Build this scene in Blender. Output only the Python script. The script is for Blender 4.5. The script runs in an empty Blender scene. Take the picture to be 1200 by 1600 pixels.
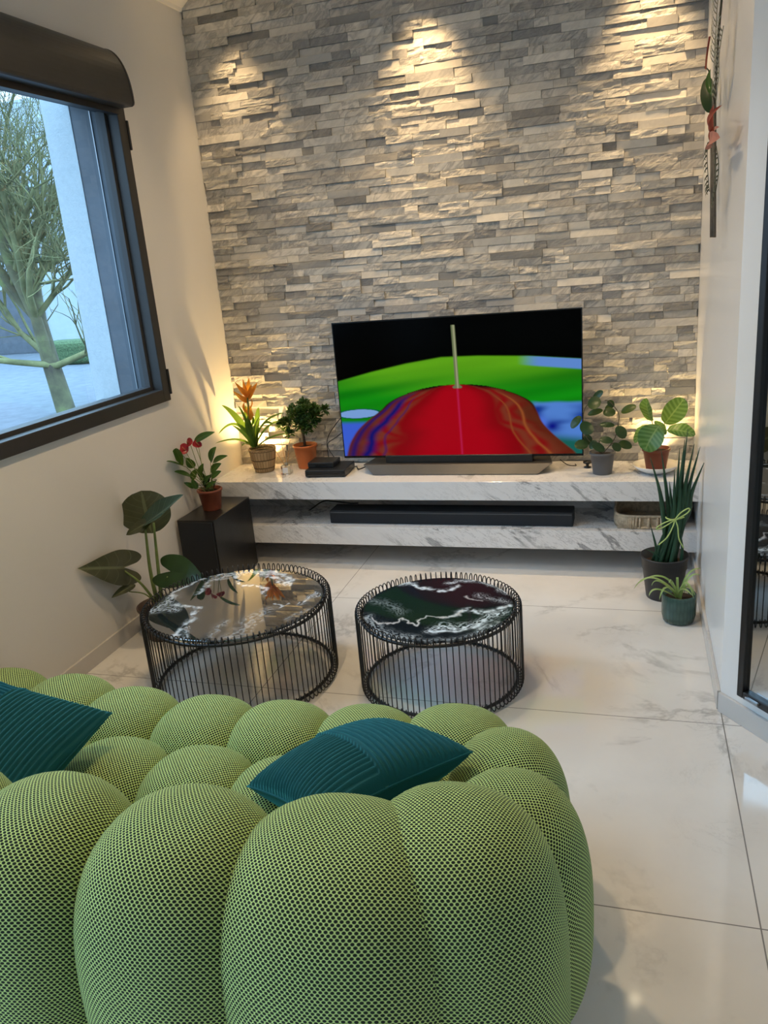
import bpy, math, random
import numpy as np
from mathutils import Vector, Matrix, noise as mnoise
random.seed(7)
SC = bpy.context.scene
COL = SC.collection
PI = math.pi

# ---------------------------------------------------------------- camera
CAMP = Vector((2.2435, -4.2730, 1.6))
F = 1258.29
yaw, pit, rol = 0.31166949, 0.30555991, -0.08643038
def cam_axes():
    ca, sa, cb, sb, cc, sc = math.cos(yaw), math.sin(yaw), math.cos(pit), math.sin(pit), math.cos(rol), math.sin(rol)
    fwd = Vector((-sa*cb, ca*cb, -sb)); right = Vector((ca, sa, 0)); up = right.cross(fwd)
    return cc*right+sc*up, -sc*right+cc*up, fwd
RX, RU, RF = cam_axes()
cam = bpy.data.cameras.new('camera'); co = bpy.data.objects.new('camera', cam); COL.objects.link(co)
cam.sensor_fit = 'VERTICAL'; cam.sensor_height = 36; cam.lens = F/1600*36; cam.clip_start = .05; cam.clip_end = 200
m = Matrix((RX, RU, -RF)).transposed().to_4x4(); m.translation = CAMP
co.matrix_world = m
SC.camera = co
def ray(x, y): return RX*((x-600)/F) - RU*((y-800)/F) + RF
def at(x, y, ax, v):          # world point of a measured pixel on a plane (0: x=v, 1: y=v, 2: z=v)
    d = ray(x, y); return CAMP + d*((v-CAMP[ax])/d[ax])
def atY(x, y, Y):
    p = at(x, y, 1, Y)
    return p if p.x > .02 else at(x, y, 0, .02)
def atZ(x, y, Z): return at(x, y, 2, Z)

# ---------------------------------------------------------------- view and world
SC.view_settings.view_transform = 'Standard'; SC.view_settings.look = 'None'
SC.view_settings.gamma = 1; SC.view_settings.exposure = 0.1; SC.view_settings.use_curve_mapping = False
SKY_STRENGTH = 7.5
W_ = bpy.data.worlds.new('sky'); SC.world = W_; W_.use_nodes = True
nt = W_.node_tree; bg = nt.nodes['Background']
tc = nt.nodes.new('ShaderNodeTexCoord'); sx = nt.nodes.new('ShaderNodeSeparateXYZ'); cr = nt.nodes.new('ShaderNodeValToRGB')
nt.links.new(tc.outputs['Generated'], sx.inputs[0]); nt.links.new(sx.outputs[2], cr.inputs[0])
cr.color_ramp.elements.new(.16); cr.color_ramp.elements[0].color = (.085, .125, .165, 1); cr.color_ramp.elements[1].color = (.21, .28, .36, 1); cr.color_ramp.elements[2].color = (.48, .74, 1.0, 1)
cr.color_ramp.elements[0].position = .0; cr.color_ramp.elements[2].position = .55
nt.links.new(cr.outputs[0], bg.inputs[0]); bg.inputs[1].default_value = SKY_STRENGTH

def light(name, kind, loc, energy, color, size=.05, target=None, spot=None, blend=.6):
    l = bpy.data.lights.new(name, kind); o = bpy.data.objects.new(name, l); COL.objects.link(o)
    o.location = loc; l.energy = energy; l.color = color
    if kind == 'AREA': l.shape = 'RECTANGLE'; l.size = size[0]; l.size_y = size[1]
    else: l.shadow_soft_size = size
    if kind == 'SPOT': l.spot_size = math.radians(spot); l.spot_blend = blend
    if target is not None:
        o.rotation_euler = (Vector(target)-Vector(loc)).to_track_quat('-Z', 'Y').to_euler()
    return o
WARM = (1.0, .68, .34)
# daylight entering by the two windows of the left wall, one an unseen patio opening added behind the camera
p1 = light('window_portal', 'AREA', (-.1, -1.83, 1.66), 1, (1, 1, 1), (1.3, 2.2), (1, -1.83, 1.66)); p1.data.cycles.is_portal = True
p2 = light('patio_portal', 'AREA', (-.1, -4.75, 1.2), 1, (1, 1, 1), (2.2, 1.8), (1, -4.75, 1.2)); p2.data.cycles.is_portal = True
light('added_patio_fill', 'AREA', (-.42, -4.75, 1.3), 12, (.55, .77, 1.0), (2.2, 1.8), (1.6, -4.0, .9))  # added blue fill lamp, shines in through the unseen patio opening
# recessed ceiling downlights near the stone wall
for x, e in ((.27, 34), (1.27, 78), (2.30, 66)):
    light('downlight_lamp', 'SPOT', (x, -.20, 2.925), e, WARM, .02, (x, .02, 1.6), 62, 1.0)
# room downlights over the seating, behind and above the camera
for x, y, e in ((1.2, -1.1, 66), (1.2, -2.6, 66), (.7, -3.6, 8), (2.6, -5.2, 6)):
    light('downlight_lamp', 'SPOT', (x, y, 2.925), e, (1, .72, .40), .05, (x, y, 0), 150, .9)

# ---------------------------------------------------------------- materials
def srgb(r, g, b):
    f = lambda c: (c/255/12.92) if c/255 <= .04045 else ((c/255+.055)/1.055)**2.4
    return (f(r), f(g), f(b), 1)
class N:
    def __init__(s, name):
        s.m = bpy.data.materials.new(name); s.m.use_nodes = True; s.t = s.m.node_tree; s.b = s.t.nodes['Principled BSDF']
    def n(s, typ, **kw):
        x = s.t.nodes.new(typ)
        for k, v in kw.items(): setattr(x, k, v)
        return x
    def l(s, a, b): s.t.links.new(a, b)
    def math(s, op, a, b=None, c=None):
        x = s.n('ShaderNodeMath', operation=op)
        for i, v in enumerate((a, b, c)):
            if v is None: continue
            if isinstance(v, (int, float)): x.inputs[i].default_value = v
            else: s.l(v, x.inputs[i])
        return x.outputs[0]
    def vec(s, op, a, b=None):
        x = s.n('ShaderNodeVectorMath', operation=op)
        for i, v in enumerate((a, b)):
            if v is None: continue
            if isinstance(v, tuple): x.inputs[i].default_value = v
            else: s.l(v, x.inputs[i])
        return x
    def ramp(s, fac, stops):
        x = s.n('ShaderNodeValToRGB'); e = x.color_ramp.elements
        while len(e) < len(stops): e.new(.5)
        for k, (p, c) in enumerate(stops): e[k].position = p; e[k].color = c
        s.l(fac, x.inputs[0]); return x.outputs[0]
    def noise(s, co, scale, detail=4, rough=.5, dist=0):
        x = s.n('ShaderNodeTexNoise'); x.inputs['Scale'].default_value = scale; x.inputs['Detail'].default_value = detail
        x.inputs['Roughness'].default_value = rough; x.inputs['Distortion'].default_value = dist
        if co is not None: s.l(co, x.inputs['Vector'])
        return x.outputs[0]
    def mix(s, fac, a, b, mode='MIX'):
        x = s.n('ShaderNodeMix', data_type='RGBA', blend_type=mode)
        for i, v in ((0, fac), (6, a), (7, b)):
            if isinstance(v, (int, float)): x.inputs[i].default_value = v
            elif isinstance(v, tuple): x.inputs[i].default_value = v
            else: s.l(v, x.inputs[i])
        return x.outputs[2]
    def bump(s, h, dist, st=1):
        x = s.n('ShaderNodeBump'); x.inputs['Strength'].default_value = st; x.inputs['Distance'].default_value = dist
        s.l(h, x.inputs['Height']); s.l(x.outputs[0], s.b.inputs['Normal'])
    def obj(s): return s.n('ShaderNodeTexCoord').outputs['Object']
    def uv(s): return s.n('ShaderNodeTexCoord').outputs['UV']
def mat(name, col, rough=.6, metal=0, spec=.5, ior=None, nscale=0, namp=.15, bump=0, bscale=60, sheen=0, trans=0, coat=0):
    q = N(name); b = q.b
    c = col if len(col) == 4 else (*col, 1)
    b.inputs['Base Color'].default_value = c
    b.inputs['Roughness'].default_value = rough; b.inputs['Metallic'].default_value = metal
    b.inputs['Specular IOR Level'].default_value = spec
    if ior: b.inputs['IOR'].default_value = ior
    if sheen: b.inputs['Sheen Weight'].default_value = sheen
    if trans: b.inputs['Transmission Weight'].default_value = trans
    if coat: b.inputs['Coat Weight'].default_value = coat; b.inputs['Coat Roughness'].default_value = .05
    o = None
    if nscale:
        o = q.obj(); f = q.noise(o, nscale, 5, .6)
        lo = tuple(x*(1-namp) for x in c[:3])+(1,); hi = tuple(min(1, x*(1+namp)) for x in c[:3])+(1,)
        q.l(q.ramp(f, ((.3, lo), (.7, hi))), b.inputs['Base Color'])
    if bump:
        o = o or q.obj(); q.bump(q.noise(o, bscale, 3, .6), bump)
    return q.m

M = {}
M['plaster'] = mat('white_plaster', (.67, .65, .62), .55, nscale=1.2, namp=.015, bump=.0004, bscale=300)
M['plaster_gloss'] = mat('satin_white_plaster', (.80, .80, .80), .28, nscale=1.5, namp=.015, bump=.0002, bscale=200)
M['ceiling'] = mat('ceiling_paint', (.78, .75, .70), .7, nscale=2, namp=.01)
M['black_metal'] = mat('black_powder_coat', (.008, .008, .009), .38, nscale=30, namp=.2)
M['frame'] = mat('anthracite_frame', (.022, .021, .020), .42, nscale=20, namp=.1, bump=.0001, bscale=800)
M['frame_blue'] = mat('anthracite_reveal', (.03, .032, .035), .5)
M['slate'] = mat('slate_reveal', (.07, .08, .095), .6, nscale=4, namp=.2)
M['render_wall'] = mat('white_exterior_render', (.40, .44, .46), .9, nscale=60, namp=.06, bump=.002, bscale=150)
M['tv_black'] = mat('tv_bezel', (.004, .004, .005), .25)
M['tv_silver'] = mat('brushed_tv_base', (.085, .08, .075), .42, metal=.6, nscale=6, namp=.1)
M['black_plastic'] = mat('black_plastic', (.010, .011, .013), .35, nscale=20, namp=.2)
M['black_veneer'] = mat('black_ash_veneer', (.012, .012, .013), .35, nscale=12, namp=.4, bump=.0003, bscale=120)
M['bar_cloth'] = mat('soundbar_grille', (.008, .011, .017), .6, bump=.0003, bscale=900)
M['soil'] = mat('soil', (.035, .022, .014), .95, nscale=60, namp=.5, bump=.004, bscale=120)
M['terracotta'] = mat('terracotta_plastic', (.22, .055, .028), .45, nscale=8, namp=.08)
M['orange_pot'] = mat('orange_plastic', (.55, .14, .03), .4, nscale=8, namp=.08)
M['grey_pot'] = mat('grey_plastic', (.10, .105, .115), .5, nscale=10, namp=.08)
M['dark_pot'] = mat('charcoal_plastic', (.022, .024, .028), .45, nscale=10, namp=.1)
M['white_ceramic'] = mat('white_ceramic', (.72, .72, .72), .12, nscale=3, namp=.02)
M['cable'] = mat('black_cable', (.006, .006, .007), .45)
M['reed'] = mat('reed', (.42, .26, .12), .7)
M['bark'] = mat('brown_bark', (.09, .06, .035), .9, nscale=40, namp=.4, bump=.002, bscale=80)
M['string'] = mat('green_string', (.42, .55, .18), .7)
M['red_flower'] = mat('red_spathe', (.30, .012, .02), .22, nscale=20, namp=.15)
M['spadix'] = mat('spadix', (.45, .12, .05), .6)
M['paper'] = mat('paper_label', (.75, .75, .75), .7)
M['stem'] = mat('green_stem', (.16, .22, .06), .5, nscale=20, namp=.2)
M['dark_stem'] = mat('dark_stem', (.07, .06, .035), .6, nscale=20, namp=.2)
M['dried_stem'] = mat('dried_stem', (.13, .11, .085), .8, nscale=20, namp=.3)
M['dried_pale'] = mat('pale_dried_grass', (.42, .40, .30), .9, nscale=20, namp=.2)
M['dried_dark'] = mat('grey_green_foliage', (.10, .11, .075), .8, nscale=20, namp=.3)
M['pink'] = mat('dusty_pink_flower', (.42, .17, .13), .7, nscale=20, namp=.2)
M['helic'] = mat('russet_flower', (.30, .045, .02), .6, nscale=20, namp=.2)
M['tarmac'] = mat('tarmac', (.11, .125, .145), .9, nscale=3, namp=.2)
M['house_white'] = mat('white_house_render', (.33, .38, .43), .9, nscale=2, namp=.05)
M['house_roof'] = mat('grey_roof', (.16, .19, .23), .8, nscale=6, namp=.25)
M['hedge'] = mat('hedge', (.06, .10, .04), .9, nscale=20, namp=.5, bump=.05, bscale=10)
M['tree'] = None
M['chrome'] = mat('grey_steel', (.30, .32, .34), .3, metal=.8)

def leafmat(name, a, b, rough=.35, vein=None, stripes=0, striped=None, trans=.25):
    """green leaf: UV u across -1..1 mapped 0..1, v along"""
    q = N(name); uv = q.uv(); s = q.n('ShaderNodeSeparateXYZ'); q.l(uv, s.inputs[0])
    n = q.noise(q.obj(), 14, 3); col = q.ramp(n, ((.3, a), (.7, b)))
    u = q.math('ABSOLUTE', q.math('SUBTRACT', s.outputs[0], .5))
    if stripes:
        ph = q.math('SUBTRACT', q.math('MULTIPLY', s.outputs[1], stripes*2*PI), q.math('MULTIPLY', u, 14.0))
        w = q.math('SINE', ph); w = q.math('MULTIPLY_ADD', w, .5, .5)
        mask = q.ramp(w, ((.35, (0, 0, 0, 1)), (.75, (1, 1, 1, 1))))
        col = q.mix(mask, col, striped)
    if vein:
        mk = q.math('LESS_THAN', u, .035)
        col = q.mix(q.math('MULTIPLY', mk, .75), col, vein)
        ph2 = q.math('SUBTRACT', q.math('MULTIPLY', s.outputs[1], 7), q.math('MULTIPLY', u, 4.0))
        fr = q.math('FRACT', ph2); mk2 = q.math('LESS_THAN', fr, .07)
        if not stripes: col = q.mix(q.math('MULTIPLY', mk2, .45), col, vein)
    q.l(col, q.b.inputs['Base Color']); q.b.inputs['Roughness'].default_value = rough; q.b.inputs['Specular IOR Level'].default_value = .28
    if trans:
        tr = q.n('ShaderNodeBsdfTranslucent'); q.l(q.mix(.4, col, (.35, .55, .05, 1)), tr.inputs[0])
        mx = q.n('ShaderNodeMixShader'); mx.inputs[0].default_value = trans
        q.l(q.b.outputs[0], mx.inputs[1]); q.l(tr.outputs[0], mx.inputs[2]); q.l(mx.outputs[0], q.t.nodes['Material Output'].inputs[0])
    return q.m
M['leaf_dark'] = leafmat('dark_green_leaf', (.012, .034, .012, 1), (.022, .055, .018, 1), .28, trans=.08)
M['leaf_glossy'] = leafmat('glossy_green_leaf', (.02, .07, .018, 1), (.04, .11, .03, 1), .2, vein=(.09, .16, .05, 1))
M['leaf_brom'] = leafmat('bromeliad_leaf', (.06, .14, .02, 1), (.10, .20, .03, 1), .3)
M['bract'] = leafmat('orange_bract', (.75, .20, .02, 1), (.85, .34, .05, 1), .4)
M['leaf_bonsai'] = leafmat('bonsai_leaf', (.018, .05, .012, 1), (.035, .085, .02, 1), .3, trans=.1)
M['leaf_calathea'] = leafmat('striped_calathea_leaf', (.035, .11, .03, 1), (.05, .15, .035, 1), .3, vein=(.20, .32, .12, 1), stripes=7, striped=(.10, .21, .07, 1), trans=.22)
M['leaf_snake'] = leafmat('snake_leaf', (.018, .055, .03, 1), (.03, .08, .045, 1), .4, trans=.05)
M['leaf_spider'] = leafmat('spider_leaf', (.22, .36, .10, 1), (.42, .52, .24, 1), .4)
M['leaf_alocasia'] = leafmat('alocasia_leaf', (.055, .058, .032, 1), (.080, .082, .048, 1), .42, vein=(.16, .18, .10, 1), trans=.08)
M['leaf_alocasia_top'] = leafmat('alocasia_leaf_upper', (.04, .065, .045, 1), (.06, .09, .06, 1), .2, vein=(.12, .16, .10, 1), trans=.05)

def marble(name, base, veincol, scale=1.0, rough=.12, amount=1.0, ior=1.5):
    q = N(name); o = q.obj()
    n1 = q.noise(o, 1.1*scale, 6, .62, .6); a = q.math('ABSOLUTE', q.math('SUBTRACT', n1, .5))
    v1 = q.ramp(a, ((0, (1, 1, 1, 1)), (.035, (0, 0, 0, 1))))
    n2 = q.noise(o, 3.1*scale, 8, .7, 1.2); a2 = q.math('ABSOLUTE', q.math('SUBTRACT', n2, .52))
    v2 = q.ramp(a2, ((0, (.7, .7, .7, 1)), (.03, (0, 0, 0, 1))))
    cl = q.noise(o, 1.6*scale, 5, .6); clr = q.ramp(cl, ((.45, (0, 0, 0, 1)), (.75, (1, 1, 1, 1))))
    mk = q.math('MULTIPLY', q.math('MAXIMUM', v1, q.math('MULTIPLY', v2, clr)), clr)
    mk = q.math('MULTIPLY', q.math('MAXIMUM', mk, q.math('MULTIPLY', clr, .18)), amount)
    q.l(q.mix(mk, base, veincol), q.b.inputs['Base Color'])
    q.b.inputs['Roughness'].default_value = rough; q.b.inputs['IOR'].default_value = ior
    return q
# floor: polished porcelain slabs 1.71 x 0.885 with thin grout
q = marble('polished_marble_tile', (.78, .765, .745, 1), (.36, .35, .34, 1), 1.4, .07, 1.0, 1.6)
o = q.obj(); s = q.n('ShaderNodeSeparateXYZ'); q.l(o, s.inputs[0])
def joint(sock, off, pitch, w):
    f = q.math('FRACT', q.math('ADD', q.math('DIVIDE', q.math('SUBTRACT', sock, off), pitch), 50.5))
    return q.math('LESS_THAN', q.math('ABSOLUTE', q.math('SUBTRACT', f, .5)), w/pitch)
jt = q.math('MAXIMUM', joint(s.outputs[0], .84, 1.712, .0018), joint(s.outputs[1], -.812, .886, .0018))
src = q.b.inputs['Base Color'].links[0].from_socket
q.l(q.mix(jt, src, (.20, .195, .19, 1)), q.b.inputs['Base Color'])
q.l(q.math('MULTIPLY_ADD', jt, .5, .07), q.b.inputs['Roughness'])
M['floor'] = q.m
# console: white marble with diagonal streaks, denser at left
q = N('white_marble_slab'); o = q.obj(); mp0 = q.n('ShaderNodeMapping'); q.l(o, mp0.inputs[0]); mp0.inputs['Rotation'].default_value = (0, math.radians(-33), math.radians(20))
mp = q.n('ShaderNodeMapping'); q.l(mp0.outputs[0], mp.inputs[0]); mp.inputs['Scale'].default_value = (.8, 1.6, 4.0)
n1 = q.noise(mp.outputs[0], 2.2, 9, .68, .5); v = q.ramp(n1, ((.54, (0, 0, 0, 1)), (.58, (.8, .8, .8, 1)), (.66, (.25, .25, .25, 1))))
n2 = q.noise(mp.outputs[0], 7, 8, .7, .3); a = q.ramp(q.math('ABSOLUTE', q.math('SUBTRACT', n2, .5)), ((0, (.5, .5, .5, 1)), (.02, (0, 0, 0, 1))))
c = q.noise(o, 1.7, 3); cc = q.ramp(c, ((.42, (.08, .08, .08, 1)), (.62, (1, 1, 1, 1))))
sx3 = q.n('ShaderNodeSeparateXYZ'); q.l(o, sx3.inputs[0]); lf = q.ramp(q.math('ADD', sx3.outputs[0], 1.5), ((.35, (0, 0, 0, 1)), (.6, (.9, .9, .9, 1)), (.8, (.9, .9, .9, 1)), (1, (0, 0, 0, 1)))); cc = q.math('MAXIMUM', cc, lf)
mk = q.math('MULTIPLY', q.math('MAXIMUM', v, a), cc)
q.l(q.mix(mk, (.74, .74, .75, 1), (.13, .135, .15, 1)), q.b.inputs['Base Color']); q.b.inputs['Roughness'].default_value = .1
M['slab'] = q.m
M['skirting'] = marble('marble_skirting', (.56, .54, .52, 1), (.38, .37, .36, 1), 2, .2, .8).m

# ledger stone
q = N('split_marble_stone'); at_ = q.n('ShaderNodeAttribute'); at_.attribute_name = 'tone'
o = q.obj(); off = q.vec('ADD', o, at_.outputs['Vector'])
sc_ = q.vec('SCALE', at_.outputs['Vector']); sc_.inputs['Scale'].default_value = 9.0
pos = q.vec('ADD', o, sc_.outputs[0])
mp = q.n('ShaderNodeMapping'); q.l(pos.outputs[0], mp.inputs[0]); mp.inputs['Rotation'].default_value = (0, math.radians(35), 0)
mp0 = mp; mp = q.n('ShaderNodeMapping'); q.l(mp0.outputs[0], mp.inputs[0]); mp.inputs['Scale'].default_value = (1, 1, 2.6)
n1 = q.noise(mp.outputs[0], 7, 8, .65, .8)
vein = q.ramp(q.math('ABSOLUTE', q.math('SUBTRACT', n1, .5)), ((0, (.8, .8, .8, 1)), (.06, (.35, .35, .35, 1)), (.18, (0, 0, 0, 1))))
sep = q.n('ShaderNodeSeparateColor'); q.l(at_.outputs['Color'], sep.inputs[0])
base = q.ramp(sep.outputs[0], ((0, (.24, .235, .225, 1)), (.22, (.36, .35, .335, 1)), (.5, (.56, .54, .50, 1)), (1, (.76, .725, .66, 1))))
q.l(q.mix(q.math('MULTIPLY', vein, q.math('MULTIPLY_ADD', sep.outputs[1], .7, .15)), base, (.17, .175, .19, 1)), q.b.inputs['Base Color'])
q.b.inputs['Roughness'].default_value = .6
bn = q.noise(mp.outputs[0], 45, 6, .7); q.bump(q.math('MULTIPLY', bn, sep.outputs[2]), .006)
M['stone'] = q.m

# honeycomb knitted fabric: dark openings between green yarn, laid out by the UV map in metres
q = N('green_honeycomb_fabric'); uv = q.uv()
A_, B_ = .0092, .0100
def hole(off):
    d = q.vec('DIVIDE', uv, (A_, B_, 1)); d2 = q.vec('ADD', d.outputs[0], (off+100, off+100, 0)); fr = q.vec('FRACTION', d2.outputs[0])
    c = q.vec('SUBTRACT', fr.outputs[0], (.5, .5, 0)); c = q.vec('MULTIPLY', c.outputs[0], (A_*1000*.92, B_*1000*1.18, 0))
    return q.vec('LENGTH', c.outputs[0]).outputs['Value']
dd = q.math('MINIMUM', hole(0), hole(.5))
hm = q.ramp(q.math('DIVIDE', dd, 5.0), ((.50, (0, 0, 0, 1)), (.66, (1, 1, 1, 1))))
q.l(q.mix(hm, (.008, .016, .008, 1), (.62, .80, .28, 1)), q.b.inputs['Base Color'])
q.b.inputs['Roughness'].default_value = .8; q.b.inputs['Sheen Weight'].default_value = .25
q.b.inputs['Sheen Tint'].default_value = (.6, .9, .5, 1); q.b.inputs['Specular IOR Level'].default_value = .2
q.bump(hm, .0018)
M['fabric'] = q.m
q = N('teal_velvet'); q.b.inputs['Base Color'].default_value = (.004, .078, .094, 1); q.b.inputs['Roughness'].default_value = .75
q.b.inputs['Sheen Weight'].default_value = .55; q.b.inputs['Sheen Tint'].default_value = (.10, .75, .85, 1); q.b.inputs['Sheen Roughness'].default_value = .35
q.b.inputs['Specular IOR Level'].default_value = .2
q.bump(q.noise(q.obj(), 400, 2), .0006)
M['velvet'] = q.m
# black marbled glass: vein amount stored per vertex
q = N('black_marbled_glass'); a = q.n('ShaderNodeAttribute'); a.attribute_name = 'tone'
q.l(a.outputs['Color'], q.b.inputs['Base Color']); q.b.inputs['Roughness'].default_value = .025
q.b.inputs['IOR'].default_value = 1.75; q.b.inputs['Coat Weight'].default_value = 1; q.b.inputs['Coat Roughness'].default_value = .01; q.b.inputs['Coat IOR'].default_value = 1.9
M['table_glass'] = q.m
M['table_glass_dark'] = q.m.copy(); bb = M['table_glass_dark'].node_tree.nodes['Principled BSDF']; bb.inputs['Coat Weight'].default_value = 0; bb.inputs['IOR'].default_value = 1.33; bb.inputs['Specular IOR Level'].default_value = .14; bb.inputs['Roughness'].default_value = .05
q = N('tv_picture'); a = q.n('ShaderNodeAttribute'); a.attribute_name = 'tone'
q.b.inputs['Base Color'].default_value = (0, 0, 0, 1); q.b.inputs['Roughness'].default_value = .2; q.b.inputs['Specular IOR Level'].default_value = .06
q.l(a.outputs['Color'], q.b.inputs['Emission Color']); q.b.inputs['Emission Strength'].default_value = .62
M['screen'] = q.m
# mirror
q = N('dark_mirror_glass'); q.b.inputs['Base Color'].default_value = (.50, .52, .53, 1); q.b.inputs['Metallic'].default_value = 1; q.b.inputs['Roughness'].default_value = .01
M['mirror'] = q.m
# window glass: thin pane
q = N('window_glass'); tr = q.n('ShaderNodeBsdfTransparent'); tr.inputs[0].default_value = (.86, .95, 1.0, 1)
gl = q.n('ShaderNodeBsdfGlossy'); gl.inputs['Roughness'].default_value = .01; fr = q.n('ShaderNodeFresnel'); fr.inputs[0].default_value = 1.45
mx = q.n('ShaderNodeMixShader'); q.l(fr.outputs[0], mx.inputs[0]); q.l(tr.outputs[0], mx.inputs[1]); q.l(gl.outputs[0], mx.inputs[2])
q.l(mx.outputs[0], q.t.nodes['Material Output'].inputs[0]); M['glass'] = q.m
q = N('clear_bottle'); q.b.inputs['Base Color'].default_value = (.9, .88, .82, 1); q.b.inputs['Transmission Weight'].default_value = .9; q.b.inputs['Roughness'].default_value = .03; M['bottle'] = q.m
q = N('lamp_glow'); q.b.inputs['Emission Color'].default_value = (1, .8, .5, 1); q.b.inputs['Emission Strength'].default_value = 14; M['glow'] = q.m
# woven basket + rope
q = N('woven_seagrass'); uv = q.uv(); w = q.n('ShaderNodeTexWave'); w.inputs['Scale'].default_value = 1; mp = q.n('ShaderNodeMapping'); q.l(uv, mp.inputs[0]); mp.inputs['Scale'].default_value = (26, 9, 1)
br = q.n('ShaderNodeTexBrick'); br.inputs['Scale'].default_value = 1; br.inputs['Color1'].default_value = (.42, .30, .17, 1); br.inputs['Color2'].default_value = (.30, .20, .10, 1); br.inputs['Mortar'].default_value = (.07, .045, .02, 1)
br.inputs['Mortar Size'].default_value = .08; br.inputs['Mortar Smooth'].default_value = 1; br.inputs['Brick Width'].default_value = 1; br.inputs['Row Height'].default_value = .8
q.l(mp.outputs[0], br.inputs['Vector']); q.l(br.outputs[0], q.b.inputs['Base Color']); q.b.inputs['Roughness'].default_value = .85
iv = q.math('SUBTRACT', 1.0, br.outputs[1]); q.bump(iv, .004); M['weave'] = q.m
M['rope'] = mat('paper_rope', (.46, .37, .26), .85, nscale=60, namp=.3)
# green textured glazed pot
q = N('green_scaled_glaze'); uv = q.uv(); mp = q.n('ShaderNodeMapping'); q.l(uv, mp.inputs[0]); mp.inputs['Scale'].default_value = (30, 9, 1)
vo = q.n('ShaderNodeTexVoronoi'); vo.inputs['Scale'].default_value = 1; vo.inputs['Randomness'].default_value = .3; q.l(mp.outputs[0], vo.inputs['Vector'])
q.l(q.ramp(vo.outputs['Distance'], ((0, (.045, .10, .085, 1)), (.7, (.028, .065, .055, 1)))), q.b.inputs['Base Color']); q.b.inputs['Roughness'].default_value = .25
q.bump(vo.outputs['Distance'], .002); M['green_pot'] = q.m
# mossy bark outside
q = N('mossy_bark'); o = q.obj(); n1 = q.noise(o, 1.5, 5, .6)
q.l(q.ramp(n1, ((.35, (.06, .05, .035, 1)), (.55, (.12, .115, .06, 1)), (.72, (.17, .22, .07, 1)))), q.b.inputs['Base Color']); q.b.inputs['Roughness'].default_value = .95; M['tree'] = q.m

M['twig'] = mat('mossy_twig', (.15, .15, .065), .95, nscale=2, namp=.5)
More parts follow.
